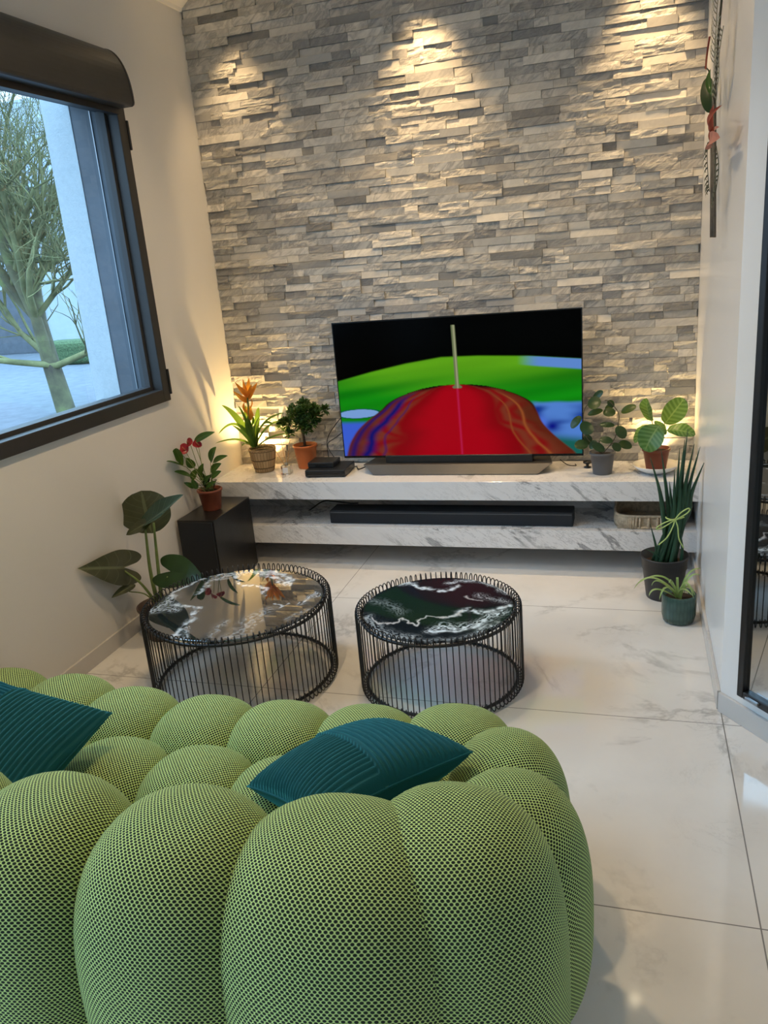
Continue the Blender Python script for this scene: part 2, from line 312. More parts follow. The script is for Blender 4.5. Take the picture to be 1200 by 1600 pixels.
# ---------------------------------------------------------------- mesh builder
class MB:
    def __init__(s): s.v = []; s.f = []; s.uv = []; s.sm = []
    def add(s, vs, fs, uvs=None, smooth=True):
        k = len(s.v); s.v += [tuple(p) for p in vs]
        for f in fs: s.f.append(tuple(i+k for i in f)); s.sm.append(smooth)
        s.uv += (uvs if uvs else [(0, 0)]*len(vs)); return s
    def box(s, a, b, mx=None):
        (x0, y0, z0), (x1, y1, z1) = a, b
        vs = [(x, y, z) for x in (x0, x1) for y in (y0, y1) for z in (z0, z1)]
        if mx is not None: vs = [mx @ Vector(v) for v in vs]
        return s.add(vs, [(0, 1, 3, 2), (4, 6, 7, 5), (0, 4, 5, 1), (2, 3, 7, 6), (0, 2, 6, 4), (1, 5, 7, 3)], smooth=False)
    def prism(s, prof, axis, a, b):
        """profile (2D list) extruded along an axis"""
        n = len(prof)
        def P(p, t):
            if axis == 0: return (t, p[0], p[1])
            if axis == 1: return (p[0], t, p[1])
            return (p[0], p[1], t)
        vs = [P(p, a) for p in prof]+[P(p, b) for p in prof]
        fs = [(i, (i+1) % n, (i+1) % n+n, i+n) for i in range(n)]+[tuple(range(n))[::-1], tuple(range(n, 2*n))]
        return s.add(vs, fs, smooth=False)
    def tube(s, pts, r, n=8, caps=True, closed=False):
        pts = [Vector(p) for p in pts]; m_ = len(pts); rs = r if isinstance(r, (list, tuple)) else [r]*m_
        t0 = (pts[1]-pts[0]).normalized(); nrm = t0.orthogonal().normalized(); vs = []
        for i, p in enumerate(pts):
            if closed: t = (pts[(i+1) % m_]-pts[i-1]).normalized()
            else: t = (pts[min(i+1, m_-1)]-pts[max(i-1, 0)])
            t = t.normalized() if t.length > 1e-9 else t0
            nrm = nrm-t*nrm.dot(t); nrm = nrm.normalized() if nrm.length > 1e-6 else t.orthogonal().normalized()
            bi = t.cross(nrm)
            for k in range(n):
                a = 2*PI*k/n; vs.append(p+nrm*math.cos(a)*rs[i]+bi*math.sin(a)*rs[i])
        fs = []
        for i in range(m_ if closed else m_-1):
            j = (i+1) % m_
            for k in range(n): fs.append((i*n+k, i*n+(k+1) % n, j*n+(k+1) % n, j*n+k))
        if caps and not closed: fs += [tuple(range(n))[::-1], tuple(range((m_-1)*n, m_*n))]
        return s.add(vs, fs)
    def lathe(s, prof, c, n=48, close=False):
        vs = []; uvs = []
        for j, (r, z) in enumerate(prof):
            for k in range(n):
                a = 2*PI*k/n; vs.append((c[0]+r*math.cos(a), c[1]+r*math.sin(a), c[2]+z)); uvs.append((k/n, j/(len(prof)-1)))
        fs = [(j*n+k, j*n+(k+1) % n, (j+1)*n+(k+1) % n, (j+1)*n+k) for j in range(len(prof)-1) for k in range(n)]
        return s.add(vs, fs, uvs)
    def disc(s, c, r, n=40, bumpy=0):
        vs = [c]; fs = []
        R = 5
        for j in range(1, R+1):
            for k in range(n):
                a = 2*PI*k/n; vs.append((c[0]+r*j/R*math.cos(a), c[1]+r*j/R*math.sin(a), c[2]+(random.uniform(-1, 1)*bumpy if j < R else 0)))
        fs = [(0, 1+k, 1+(k+1) % n) for k in range(n)]
        for j in range(R-1):
            for k in range(n): fs.append((1+j*n+k, 1+j*n+(k+1) % n, 1+(j+1)*n+(k+1) % n, 1+(j+1)*n+k)[::-1])
        return s.add(vs, fs)
    def leaf(s, base, tip, width, up=(0, 0, 1), kind='ovate', arch=.15, fold=.15, nt_=14, ns=6, wave=0.0, via=None):
        base = Vector(base); tip = Vector(tip); up = Vector(up).normalized(); L = (tip-base).length
        if kind == 'heart':      # lobed outline with a notch at the petiole
            H = bez([(0, 0, 0), (-.17, .07, 0), (-.36, .17, 0), (-.42, .34, 0), (-.22, .49, 0), (.15, .52, 0), (.5, .38, 0), (.8, .16, 0), (1, 0, 0)], 40)
            dX = (tip-base)/L; sd = dX.cross(up).normalized(); nn = sd.cross(dX); K = 9; vs = []; uvs = []; ph = random.random()*6
            for sg in (-1, 1):
                for i, h in enumerate(H):
                    t = i/(len(H)-1)
                    for k in range(K):
                        u = k/(K-1); x = (t**1.6)*(1-u)+h.x*u; y = h.y*u*sg
                        z = arch*(1-(2*min(max(x, 0), 1)-1)**2)*L*.5-.10*L*max(x-.5, 0)+fold*abs(y)*L+wave*math.sin(14*t+ph)*u
                        vs.append(base+dX*(x*L)+sd*(y*width)+nn*z); uvs.append((.5+y*.9, t))
            m_ = len(H); fs = []
            for g in range(2):
                for i in range(m_-1):
                    for k in range(K-1):
                        a = g*m_*K+i*K+k; fs.append((a, a+1, a+K+1, a+K))
            return s.add(vs, fs, uvs)
        ctrl = Vector(via)*2-(base+tip)/2 if via is not None else (base+tip)/2+up*arch*L*2
        vs = []; uvs = []; ph = random.random()*6
        for i in range(nt_+1):
            t = i/nt_; p = base*(1-t)**2+ctrl*2*t*(1-t)+tip*t*t
            d = ((ctrl-base)*(1-t)+(tip-ctrl)*t)
            d = d.normalized() if d.length > 1e-9 else (tip-base).normalized()
            side = d.cross(up)
            side = side.normalized() if side.length > 1e-4 else d.orthogonal().normalized()
            nn = side.cross(d).normalized()
            if kind == 'ovate': w = math.sin(PI*t**.8)**.75*(1-.25*t)
            elif kind == 'round': w = math.sin(PI*min(1, t))**.5 if 0 < t < 1 else 0
            elif kind == 'strap': w = (.75+.25*math.sin(PI*t))*(1-t**4)**.6
            elif kind == 'lance': w = math.sin(PI*(t*.92+.08)**.9)**.8 if t < 1 else 0
            elif kind == 'heart': w = (.62+.55*math.sin(PI*min(1, t*1.35+.0)) if t < .55 else 0); w = max(w, 0); 
            if kind == 'heart':
                w = math.cos(PI/2*t**1.35)**.75*(1-.28*(1-t)**6)
            w = max(w, .002)
            for j in range(-ns//2, ns//2+1):
                u = j/(ns/2); q_ = p+side*(u*w*width/2)+nn*(abs(u)**1.3*fold*width*w*.5)
                if kind == 'heart': q_ = q_-d*(.34*L*abs(u)**1.2*(1-t)**2.0)
                if wave: q_ = q_+nn*math.sin(t*11+ph+u*2)*wave*abs(u)
                vs.append(q_); uvs.append((u*.5+.5, t))
        m_ = ns//2*2+1; fs = [(i*m_+j, i*m_+j+1, (i+1)*m_+j+1, (i+1)*m_+j) for i in range(nt_) for j in range(m_-1)]
        return s.add(vs, fs, uvs)
    def build(s, name, mt, parent=None, bevel=0, tone=None, subsurf=0, solid=0):
        me = bpy.data.meshes.new(name); off = parent_loc(parent)
        me.from_pydata([(p[0]-off[0], p[1]-off[1], p[2]-off[2]) for p in s.v], [], s.f)
        ul = me.uv_layers.new(name='UVMap'); li = np.zeros(len(me.loops), dtype=np.int32); me.loops.foreach_get('vertex_index', li)
        uva = np.array(s.uv, dtype=np.float32)[li]; ul.data.foreach_set('uv', uva.ravel())
        me.polygons.foreach_set('use_smooth', s.sm)
        if tone is not None:
            at2 = me.color_attributes.new('tone', 'FLOAT_COLOR', 'POINT'); at2.data.foreach_set('color', np.asarray(tone, dtype=np.float32).ravel())
        me.materials.append(mt); me.update()
        ob = bpy.data.objects.new(name, me); COL.objects.link(ob)
        if parent: ob.parent = parent
        if bevel:
            b = ob.modifiers.new('bevel', 'BEVEL'); b.width = bevel; b.segments = 3; b.limit_method = 'ANGLE'
        if solid:
            b = ob.modifiers.new('solid', 'SOLIDIFY'); b.thickness = solid
        if subsurf:
            b = ob.modifiers.new('sub', 'SUBSURF'); b.levels = subsurf; b.render_levels = subsurf
        return ob
def parent_loc(p):
    v = Vector((0, 0, 0))
    while p: v = v+p.location; p = p.parent
    return v
def tag(o, label=None, cat=None, group=None, kind=None):
    if label: o['label'] = label
    if cat: o['category'] = cat
    if group: o['group'] = group
    if kind: o['kind'] = kind
    return o
def thing(name, loc, label, cat, group=None):
    o = bpy.data.objects.new(name, None); COL.objects.link(o); o.location = loc; o.empty_display_size = .05
    return tag(o, label, cat, group)
def struct(o): o['kind'] = 'structure'; return o
def bez(pts, n=24):
    """Catmull-Rom through points"""
    P = [Vector(p) for p in pts]; P = [P[0]*2-P[1]]+P+[P[-1]*2-P[-2]]; out = []
    seg = len(P)-3
    for i in range(seg):
        for k in range(n//seg+1):
            t = k/(n//seg+1); a, b, c, d = P[i:i+4]
            out.append(.5*((2*b)+(c-a)*t+(2*a-5*b+4*c-d)*t*t+(3*b-a-3*c+d)*t**3))
    out.append(P[-2]); return out

# ================================================================= SETTING
RW = 2.55          # right wall
CZ = 2.96          # ceiling
YB = -6.4
K0 = Vector((2.55, -1.605)); KD = Vector((.61, -.79)).normalized(); KL = 1.5
K1 = K0+KD*KL
floor_poly = [(-.02, .1), (-.02, YB), (K1[0], YB), (K1[0], K1[1]), (K0[0], K0[1]), (RW, .1)]
b = MB(); b.prism(floor_poly, 2, -.1, 0); struct(b.build('floor', M['floor']))
b = MB(); b.box((-.3, YB-.1, CZ), (K1[0]+.1, .25, CZ+.1)); struct(b.build('ceiling', M['ceiling']))
# left wall with the two openings
W1 = (-2.95, -.715, 1.013, 2.40); W2 = (-5.7, -3.85, .06, 2.35)
b = MB(); TX = -.27
def wl(y0, y1, z0, z1): b.box((TX, y0, z0), (0, y1, z1))
wl(W1[1], .25, 0, CZ); wl(W1[0], W1[1], 0, W1[2]); wl(W1[0], W1[1], W1[3], CZ); wl(W2[1], W1[0], 0, CZ)
wl(W2[0], W2[1], 0, W2[2]); wl(W2[0], W2[1], W2[3], CZ); wl(YB, W2[0], 0, CZ)
struct(b.build('wall_left', M['plaster']))
b = MB(); b.box((RW, -1.60, 0), (RW+.12, .25, CZ)); struct(b.build('wall_right', M['plaster_gloss'], bevel=.004))
b = MB(); nrm2 = Vector((-KD[1], KD[0]))
if nrm2[0] < 0: nrm2 = -nrm2
ap = [tuple(K0), tuple(K1), tuple(K1+nrm2*.12), tuple(K0+nrm2*.12)]
b.prism(ap, 2, 0, CZ); struct(b.build('wall_angled', M['plaster_gloss']))
b = MB(); b.box((K1[0], YB, 0), (K1[0]+.12, K1[1], CZ)); struct(b.build('wall_far_right', M['plaster_gloss']))
b = MB(); b.box((-.3, YB-.12, 0), (K1[0]+.12, YB, CZ)); struct(b.build('wall_rear', M['plaster']))

# ledger stone wall
def stone_wall():
    b = MB(); tones = []
    b.box((-.02, .03, 0), (RW+.02, .25, CZ)); tones += [(.8, .3, 0, 1)]*8
    pitch = .0376; z = .4835; row = 0
    while z < CZ:
        z1 = min(z+pitch, CZ); x = 0.0-random.uniform(0, .12)
        while x < RW:
            Lb = random.choice((.07, .10, .13, .15, .18, .21, .24))*random.uniform(.9, 1.1)
            x0, x1 = max(x, 0.0), min(x+Lb, RW); x += Lb
            if x1-x0 < .01: continue
            rough = random.random() < .55
            dep = random.choice((.000, .002, .005, .008, .012)) + random.uniform(0, .003)
            if rough: dep += .003
            g = .0006
            xs0, xs1, zs0, zs1 = x0+g, x1-g, z+g, z1-g
            nx, nz = (max(5, int((xs1-xs0)/.011)), 5) if rough else (1, 1)
            seed = random.uniform(0, 100); tilt = random.uniform(-.004, .004)
            amp = random.uniform(.0025, .0065)
            vs = []
            for i in range(nx+1):
                for j in range(nz+1):
                    px = xs0+(xs1-xs0)*i/nx; pz = zs0+(zs1-zs0)*j/nz; d = dep+tilt*(j/nz-.5)*2
                    if rough:
                        n_ = mnoise.fractal(Vector((px*11+seed, seed*.3, pz*34)), 1.0, 2.0, 3)*1.2
                        n_ += .3*mnoise.noise(Vector((px*60, seed, pz*90)))
                        d += amp*n_*(1.0 if 0 < j < nz else .6)
                    vs.append((px, -max(d, 0)+.012, pz))
            fs = [(i*(nz+1)+j, (i+1)*(nz+1)+j, (i+1)*(nz+1)+j+1, i*(nz+1)+j+1) for i in range(nx) for j in range(nz)]
            k = len(vs)
            ring = [(i, 0) for i in range(nx+1)]+[(nx, j) for j in range(1, nz+1)]+[(i, nz) for i in range(nx-1, -1, -1)]+[(0, j) for j in range(nz-1, 0, -1)]
            idx = [i*(nz+1)+j for i, j in ring]
            for ii in idx: vs.append((vs[ii][0], .032, vs[ii][2]))
            n_r = len(idx)
            fs += [(idx[(a+1) % n_r], idx[a], k+a, k+(a+1) % n_r) for a in range(n_r)]
            b.add(vs, fs, smooth=False)
            r_ = random.random()
            tone = (random.uniform(.0, .25) if r_ < .12 else random.uniform(.28, .5) if r_ < .40 else random.uniform(.55, 1))
            tones += [(tone, random.random() if random.random() < .6 else 1.0, (1.0 if rough else .12), 1)]*len(vs)
        z = z1
    return struct(b.build('wall_back', M['stone'], tone=tones))
stone_wall()

# cornice, skirting
b = MB(); b.prism([(0, 2.885), (.012, 2.885), (.016, 2.90), (.05, 2.925), (.075, 2.945), (.08, 2.96), (0, 2.96)], 1, YB, -.0); struct(b.build('trim_1', M['ceiling']))
b = MB(); b.box((0, YB, 0), (.012, -.01, .074)); struct(b.build('baseboard_left', M['skirting'], bevel=.002))
b = MB(); b.box((RW-.012, -1.602, 0), (RW, -.01, .074)); struct(b.build('baseboard_right', M['skirting'], bevel=.002))
b = MB(); n_ = -nrm2*.012; b.prism([tuple(K0+n_), tuple(K1+n_), tuple(K1), tuple(K0)], 2, 0, .074); struct(b.build('baseboard_angled', M['skirting'], bevel=.002))

# window 1 -------------------------------------------------------
y0, y1, z0, z1 = W1
win = thing('window_1', (0, (y0+y1)/2, z0), 'anthracite framed window in the white left wall, bare tree outside', 'window'); win['kind'] = 'structure'
def rect_frame(b, x0, x1, ya, yb, za, zb, w):
    b.box((x0, ya, za), (x1, ya+w, zb)); b.box((x0, yb-w, za), (x1, yb, zb)); b.box((x0, ya+w, za), (x1, yb-w, za+w)); b.box((x0, ya+w, zb-w), (x1, yb-w, zb))
b = MB(); rect_frame(b, -.075, .022, y0-.008, y1+.010, z0-.010, z1, .062); b.build('frame', M['frame'], win, bevel=.004)
b = MB(); rect_frame(b, -.085, -.035, y0+.050, y1-.048, z0+.048, z1-.05, .022); b.build('sash', M['frame_blue'], win, bevel=.002)
b = MB(); b.add([(-.063, y0+.07, z0+.068), (-.063, y1-.068, z0+.068), (-.063, y1-.068, z1-.07), (-.063, y0+.07, z1-.07)], [(0, 1, 2, 3)], smooth=False); b.build('window_pane', M['glass'], win)
for z in (z0+.02, z1-.235):
    b = MB(); b.box((.0, y1+.006, z), (.028, y1+.020, z+.125)); b.build('hinge', M['black_metal'], win, bevel=.003)
b = MB(); b.box((-.36, y0-.05, z0-.02), (-.075, y1+.0, z0+.012)); b.build('outer_sill', M['frame'], win)
b = MB(); ys = y1-.006
b.box((-.256, ys, z0), (-.09, ys+.012, z1)); struct(b.build('trim_2', M['slate'], bevel=.001))
b = MB(); b.box((-.153, ys-.006, z0), (-.148, ys+.002, z1)); b.box((-.098, ys-.01, z0), (-.09, ys+.002, z1)); b.build('guide_rail', M['chrome'], win)
b = MB(); b.box((-.405, ys-.004, -1.0), (-.256, ys+.5, 3.2)); struct(b.build('wall_outer', M['render_wall']))
# shutter box
sb = thing('roller_shutter_box', (.0, -1.75, 2.33), 'long curved anthracite roller shutter box above the window', 'shutter box')
prof = [(.001, 2.325), (.112, 2.325), (.122, 2.330), (.126, 2.340)]+[(.002+.124*math.cos(a*PI/180)**.85, 2.355+.212*math.sin(a*PI/180)) for a in range(3, 90, 6)]+[(.001, 2.567)]
b = MB(); b.prism(prof, 1, -2.98, -.792); b.build('cover', M['frame'], sb, bevel=.003)
b = MB(); b.prism([(x*1.02, 2.325+(z-2.325)*1.01) for x, z in prof], 1, -.792, -.78); b.build('end_cap', M['frame'], sb, bevel=.003)
b = MB(); b.box((.024, -2.90, 2.300), (.055, -.80, 2.327)); b.build('slot_seal', M['black_metal'], sb)
# window 2 (unseen patio opening added behind the camera for its daylight)
y0, y1, z0, z1 = W2
win2 = thing('window_2', (0, (y0+y1)/2, z0), 'unseen patio door added behind the viewpoint for daylight', 'window'); win2['kind'] = 'structure'
b = MB(); rect_frame(b, -.08, .02, y0, y1, z0, z1, .07); b.box((-.08, (y0+y1)/2-.04, z0), (.02, (y0+y1)/2+.04, z1)); b.build('frame', M['frame'], win2)

# framed mirror on the angled wall
mo = thing('wall_mirror', (K0[0], K0[1], 0), 'tall mirror in a thin black frame on the angled white wall', 'mirror')
def kb(b, s0, s1, n0, n1, z0, z1):
    P = [K0+KD*s0-nrm2*n0, K0+KD*s1-nrm2*n0, K0+KD*s1-nrm2*n1, K0+KD*s0-nrm2*n1]; b.prism([tuple(p) for p in P], 2, z0, z1)
b = MB(); w = .026; s0, s1, mz0, mz1 = .098, 1.05, .118, 2.30
kb(b, s0, s0+w, .0, .03, mz0, mz1); kb(b, s1-w, s1, .0, .03, mz0, mz1); kb(b, s0+w, s1-w, .0, .03, mz0, mz0+w); kb(b, s0+w, s1-w, .0, .03, mz1-w, mz1)
b.build('frame', M['black_metal'], mo, bevel=.004)
b = MB(); kb(b, s0+w, s1-w, .002, .014, mz0+w, mz1-w); b.build('mirror_glass', M['mirror'], mo)
b = MB(); kb(b, s0+.045, s0+.10, .03, .042, mz0+.010, mz0+.022); b.build('catch', M['chrome'], mo, bevel=.004)

# ================================================================= CONSOLE + TV
YF = -.40
cn = thing('media_console', (1.275, -.2, .126), 'wall mounted white marble console of two thick slabs under the television', 'console')
b = MB(); b.box((.0, YF, .383), (RW, .0, .482)); b.build('top_slab', M['slab'], cn, bevel=.0015)
b = MB(); b.box((.0, YF, .127), (RW, .0, .229)); b.build('lower_slab', M['slab'], cn, bevel=.0015)
b = MB(); b.box((.0, -.03, .229), (RW, .0, .383)); b.build('back_panel', M['slab'], cn)

tv = thing('television', (1.375, -.20, .482), 'large flat television showing red and green paint, standing on the marble console', 'television')
TX0, TX1, TZ0, TZ1, TY = .730, 2.014, .562, 1.293, -.20
b = MB(); b.box((TX0, TY, TZ0), (TX1, TY+.008, TZ1)); b.build('bezel', M['tv_black'], tv, bevel=.001)
b = MB(); b.box((TX0+.18, TY+.008, TZ0+.02), (TX1-.18, TY+.045, TZ0+.42)); b.build('rear_housing', M['black_plastic'], tv, bevel=.006)
def screen():
    b = MB(); nu, nv = 420, 240; x0, x1, z0, z1 = TX0+.006, TX1-.006, TZ0+.012, TZ1-.006
    U, V = np.meshgrid(np.linspace(0, 1, nu+1), np.linspace(0, 1, nv+1), indexing='ij')
    vs = [(x0+(x1-x0)*u, TY-.0012, z1-(z1-z0)*v) for u, v in zip(U.ravel(), V.ravel())]
    fs = [(i*(nv+1)+j, i*(nv+1)+j+1, (i+1)*(nv+1)+j+1, (i+1)*(nv+1)+j) for i in range(nu) for j in range(nv)]
    b.add(vs, fs)
    nz = np.array([mnoise.fractal(Vector((u*3, v*5, 2)), 1, 2, 3) for u, v in zip(U.ravel(), V.ravel())]).reshape(U.shape)
    nz2 = np.array([mnoise.noise(Vector((u*1.5, v*14+u*3, 7))) for u, v in zip(U.ravel(), V.ravel())]).reshape(U.shape)
    L = lambda *c: np.array(srgb(*c)[:3])
    def blend(c, col, a): return c*(1-a[..., None])+np.asarray(col)*a[..., None]
    def ss(x, a, b_): t = np.clip((x-a)/(b_-a), 0, 1); return t*t*(3-2*t)
    C = np.zeros(U.shape+(3,))
    vt = np.interp(U, [0, .15, .3, .45, .6, .8, 1], [.42, .36, .31, .275, .277, .295, .33])
    green = blend(np.zeros_like(C)+L(20, 150, 20), L(110, 190, 30), ss(.55-V+.05*nz2, 0.0, .25)*(1-ss(np.abs(U-.5), .25, .6)*.6))
    green = green*(1+.35*nz2[..., None])
    C = blend(C, green, ss(V, vt-.004, vt+.012))
    # blue strip top right, blue pools
    C = blend(C, L(110, 160, 240), ss(V, vt, vt+.008)*(1-ss(V, .345+.05*(U-.75)/.25, .36+.05*(U-.75)/.25))*ss(U, .75, .85))
    hw = np.where(U < .5, np.interp(V, [.475, .485, .50, .53, .585, .66, .72, .8, .9, 1], [0, .085, .14, .205, .285, .33, .385, .44, .48, .5]),
                  np.interp(V, [.475, .482, .495, .53, .57, .62, .70, .77, .85, .93, 1], [0, .07, .13, .21, .265, .315, .335, .350, .39, .44, .49]))
    ker = np.ones(17)/17; pad = np.pad(hw, ((0, 0), (8, 8)), mode='edge'); sm_ = np.stack([np.convolve(r_, ker, 'valid') for r_ in pad]); hw = np.where(V > .53, sm_, hw)
    x = (U-.5)/np.maximum(hw, 1e-3); inside = ss(1-np.abs(x), 0, .03)*ss(V, .475, .482)
    rp = ss(U, .79, .83)*ss(V-.04*nz, .615, .64); C = blend(C, L(95, 150, 240), rp)
    C = blend(C, L(20, 60, 160), rp*ss(nz, .05, .5))
    C = blend(C, L(30, 110, 100), rp*ss(V-(.85+.2*(U-.9)), -.02, .06))
    C = blend(C, L(10, 20, 150), np.exp(-((U-.885)/.035)**2-((V-.80)/.045)**2))
    C = blend(C, L(90, 130, 255), np.exp(-((U-.845)/.02)**2-((V-.77)/.05)**2)*.8)
    lp = ss(.12-U, -.02, .01)*ss(V, .72, .76); C = blend(C, L(70, 110, 240), lp)
    e = ((U-.08)/.10)**2+((V-.672+.05*(U-.1))/.036)**2; C = blend(C, L(140, 185, 250), 1-ss(e, .75, .85)); C = blend(C, L(10, 40, 90), np.exp(-((e-.95)/.12)**2)*.8)
    # dome
    q_ = np.abs(x)+.10*nz; red = np.zeros_like(C)+L(190, 8, 28)
    red = blend(red, L(150, 10, 20), ss(q_, .2, .55))
    s2 = np.sin((q_*26)+nz*4); dome = blend(red, L(140, 60, 40), ss(q_, .5, .62)*(.55+.45*s2))
    dome = blend(dome, L(95, 45, 25), ss(q_, .72, .95)*.8)
    bl = np.exp(-((x+.80+.06*nz)/.05)**2)+.8*np.exp(-((x+.93)/.03)**2)+.5*np.exp(-((x+.66+.05*nz)/.015)**2)
    dome = blend(dome, L(25, 25, 120), np.clip(bl, 0, 1)*ss(V, .5, .62))
    dome = blend(dome, L(170, 90, 45), np.clip(np.exp(-((x-.78-.03*nz)/.018)**2)+np.exp(-((x-.62-.03*nz)/.012)**2)*.6, 0, 1)*ss(V, .52, .6))
    dome = blend(dome, L(8, 6, 8), ss(.505-V, -.03, .015)*(ss(np.abs(x), .5, .8)*.8+.2))
    dome = blend(dome, L(5, 8, 10), ss(np.abs(x), .93, .99)*(1-ss(V, .6, .75)))
    C = C*(1-inside[..., None])+dome*inside[..., None]
    
    sx_ = .505+.012*(V-.05); st = ss(.0095+.012*np.exp(-((V-.497)/.012)**2)-np.abs(U-sx_), 0, .003)*(V > .055)*(V < .505)
    C = blend(C, L(125, 135, 95), st); C = blend(C, L(190, 190, 150), st*np.exp(-((U-sx_-.002)/.003)**2))
    C = blend(C, L(215, 40, 95), np.exp(-((U-sx_)/.004)**2)*(V > .505)*.8)
    rgba = np.concatenate([np.clip(C, 0, 1), np.ones(U.shape+(1,))], -1).reshape(-1, 4)
    o_ = b.build('screen', M['screen'], tv, tone=rgba); o_['label'] = 'lit picture of poured paint, red dome in green and blue'
screen()
# stand: wedge whose front leans out
b = MB()
xa, xb = .845, 1.865
vs = [(xa, -.235, .533), (xb, -.235, .533), (xb-.075, -.275, .484), (xa+.065, -.275, .484), (xa+.03, -.06, .533), (xb-.03, -.06, .533), (xb-.09, -.06, .484), (xa+.09, -.06, .484)]
b.add(vs, [(3, 2, 1, 0), (0, 1, 5, 4), (4, 5, 6, 7), (7, 6, 2, 3), (0, 4, 7, 3), (1, 2, 6, 5)], smooth=False); o_ = b.build('stand_base', M['tv_silver'], tv, bevel=.004); o_['label'] = 'brushed silver grey wedge base'
b = MB(); b.box((.97, -.21, .533), (1.76, -.15, .575)); b.build('stand_neck', M['black_plastic'], tv, bevel=.004)

# soundbar on lower slab
a0 = atY(519, 826, -.33); a1 = atY(896, 831, -.33)
sbx = thing('soundbar', ((a0.x+a1.x)/2, -.27, .229), 'long black soundbar lying on the lower marble slab', 'soundbar')
b = MB(); b.box((a0.x, -.345, .2295), (a1.x, -.22, .303)); b.build('body', M['bar_cloth'], sbx, bevel=.006)
b = MB(); b.box((a0.x+.006, -.3475, .2905), (a1.x-.006, -.344, .2945)); b.build('trim_strip', M['grey_pot'], sbx)

# basket on lower slab
def oval(cx, cy, rx, ry, n=40, p=4):
    out = []
    for k in range(n):
        a = 2*PI*k/n; c, s_ = math.cos(a), math.sin(a)
        out.append((cx+rx*math.copysign(abs(c)**(2/p), c), cy+ry*math.copysign(abs(s_)**(2/p), s_)))
    return out
bk = thing('storage_basket', (2.33, -.25, .229), 'open rectangular rope basket on the lower slab behind the snake plant', 'basket')
cx, cy, rx, ry = 2.33, -.235, .158, .13
b = MB(); b.box((cx-rx+.01, cy-ry+.01, .231), (cx+rx-.01, cy+ry-.01, .238)); b.build('bottom', M['rope'], bk)
for k in range(4):
    pass
def wallh(x, y): return .062 if y < cy+.05 else .062+.06*min(1, (y-cy-.05)/.05)
per = oval(cx, cy, rx, ry, 96)
b = MB()
for (x, y) in per: b.tube([(x, y, .234), (x+(x-cx)*.02, y+(y-cy)*.02, .229+wallh(x, y)*.5), (x, y, .229+wallh(x, y))], .0066, 6)

nv_ = len(b.v); wv = [(cx+(x-cx)*.975, cy+(y-cy)*.975, z) for x, y in per for z in (.234, .229+wallh(x, y))]
b.add(wv, [(2*k, 2*((k+1) % 96), 2*((k+1) % 96)+1, 2*k+1) for k in range(96)]); b.build('woven_side', M['rope'], bk)
b = MB(); b.tube([(x, y, .229+wallh(x, y)+.003) for x, y in per], .007, 8, closed=True); b.tube([(x, y, .236) for x, y in per], .006, 8, closed=True); b.build('rim', M['rope'], bk)

# set-top player and small box
pl = thing('media_player', (.64, -.25, .482), 'wide flat black media player on the console beside the television', 'media player')
mx = Matrix.Translation((.645, -.215, 0)) @ Matrix.Rotation(math.radians(3), 4, 'Z')
b = MB(); b.box((-.115, -.10, .4875), (.115, .10, .524), mx); b.build('case', M['black_plastic'], pl, bevel=.005)
b = MB(); b.box((-.105, -.1015, .500), (.105, -.0995, .504), mx); b.build('disc_slot', M['tv_black'], pl)
for sx_ in (-.1, .1):
    for sy in (-.085, .085):
        b = MB(); c = mx @ Vector((sx_, sy, .482)); b.lathe([(.0, 0), (.009, 0), (.009, .006), (0, .006)], c, 12); b.build('foot', M['black_plastic'], pl)
sbx2 = thing('set_top_box', (.61, -.22, .524), 'small black square box lying on top of the media player', 'set-top box')
mx = Matrix.Translation((.607, -.20, 0)) @ Matrix.Rotation(math.radians(2), 4, 'Z')
b = MB(); b.box((-.075, -.065, .5245), (.075, .065, .554), mx); b.build('case', M['black_plastic'], sbx2, bevel=.005)
b = MB(); b.box((-.03, -.0665, .534), (.03, -.0645, .540), mx); b.build('front_display', M['tv_black'], sbx2)
# cables
def cable(pts, r, label, name='power_cable', group=None):
    b = MB(); b.tube(bez(pts, 40), r, 7); o_ = b.build(name, M['cable']); tag(o_, label, 'cable', group); return o_
cable([atY(545, 640, -.03), atY(523, 665, -.035), atY(511, 690, -.03), (.60, -.09, .4875), (.62, -.10, .488)], .0024, 'thin black cable looping up behind the set-top box to the television')
cable([atY(545, 668, -.035), atY(527, 682, -.04), atY(512, 697, -.05), (.68, -.10, .487), (.76, -.09, .486)], .0024, 'thin black cable running from the player towards the television edge')
cable([(.77, -.12, .486), (.80, -.17, .490), (.83, -.13, .495), (.86, -.1, .5)], .003, 'short tangled black cable between the media player and television base')
cable([atY(400, 823, -.16), atY(420, 812, -.14), atY(440, 799, -.12), atY(475, 801, -.12), atY(503, 784, -.12), atY(520, 783, -.12), atY(545, 786, -.10), atY(560, 786, -.08)], .004, 'black power cable hanging in the gap between the marble slabs, left of the soundbar')
cable([atY(875, 718, -.08)+Vector((0, 0, .0)), (1.93, -.10, .487), (1.97, -.11, .486), (1.965, -.08, .486)], .0024, 'little black cable loop on the console right of the television base')
# small round black gadget right of the tv
g = atZ(907, 722, .482)
gd = thing('desk_gadget', (2.02, -.13, .482), 'tiny round black gadget on the console at the right edge of the television', 'gadget')
b = MB(); b.lathe([(0, 0), (.018, 0), (.020, .004), (.008, .008), (.008, .018), (.022, .024), (.022, .032), (0, .034)], (2.03, -.135, .4825), 20); b.build('body', M['black_metal'], gd)

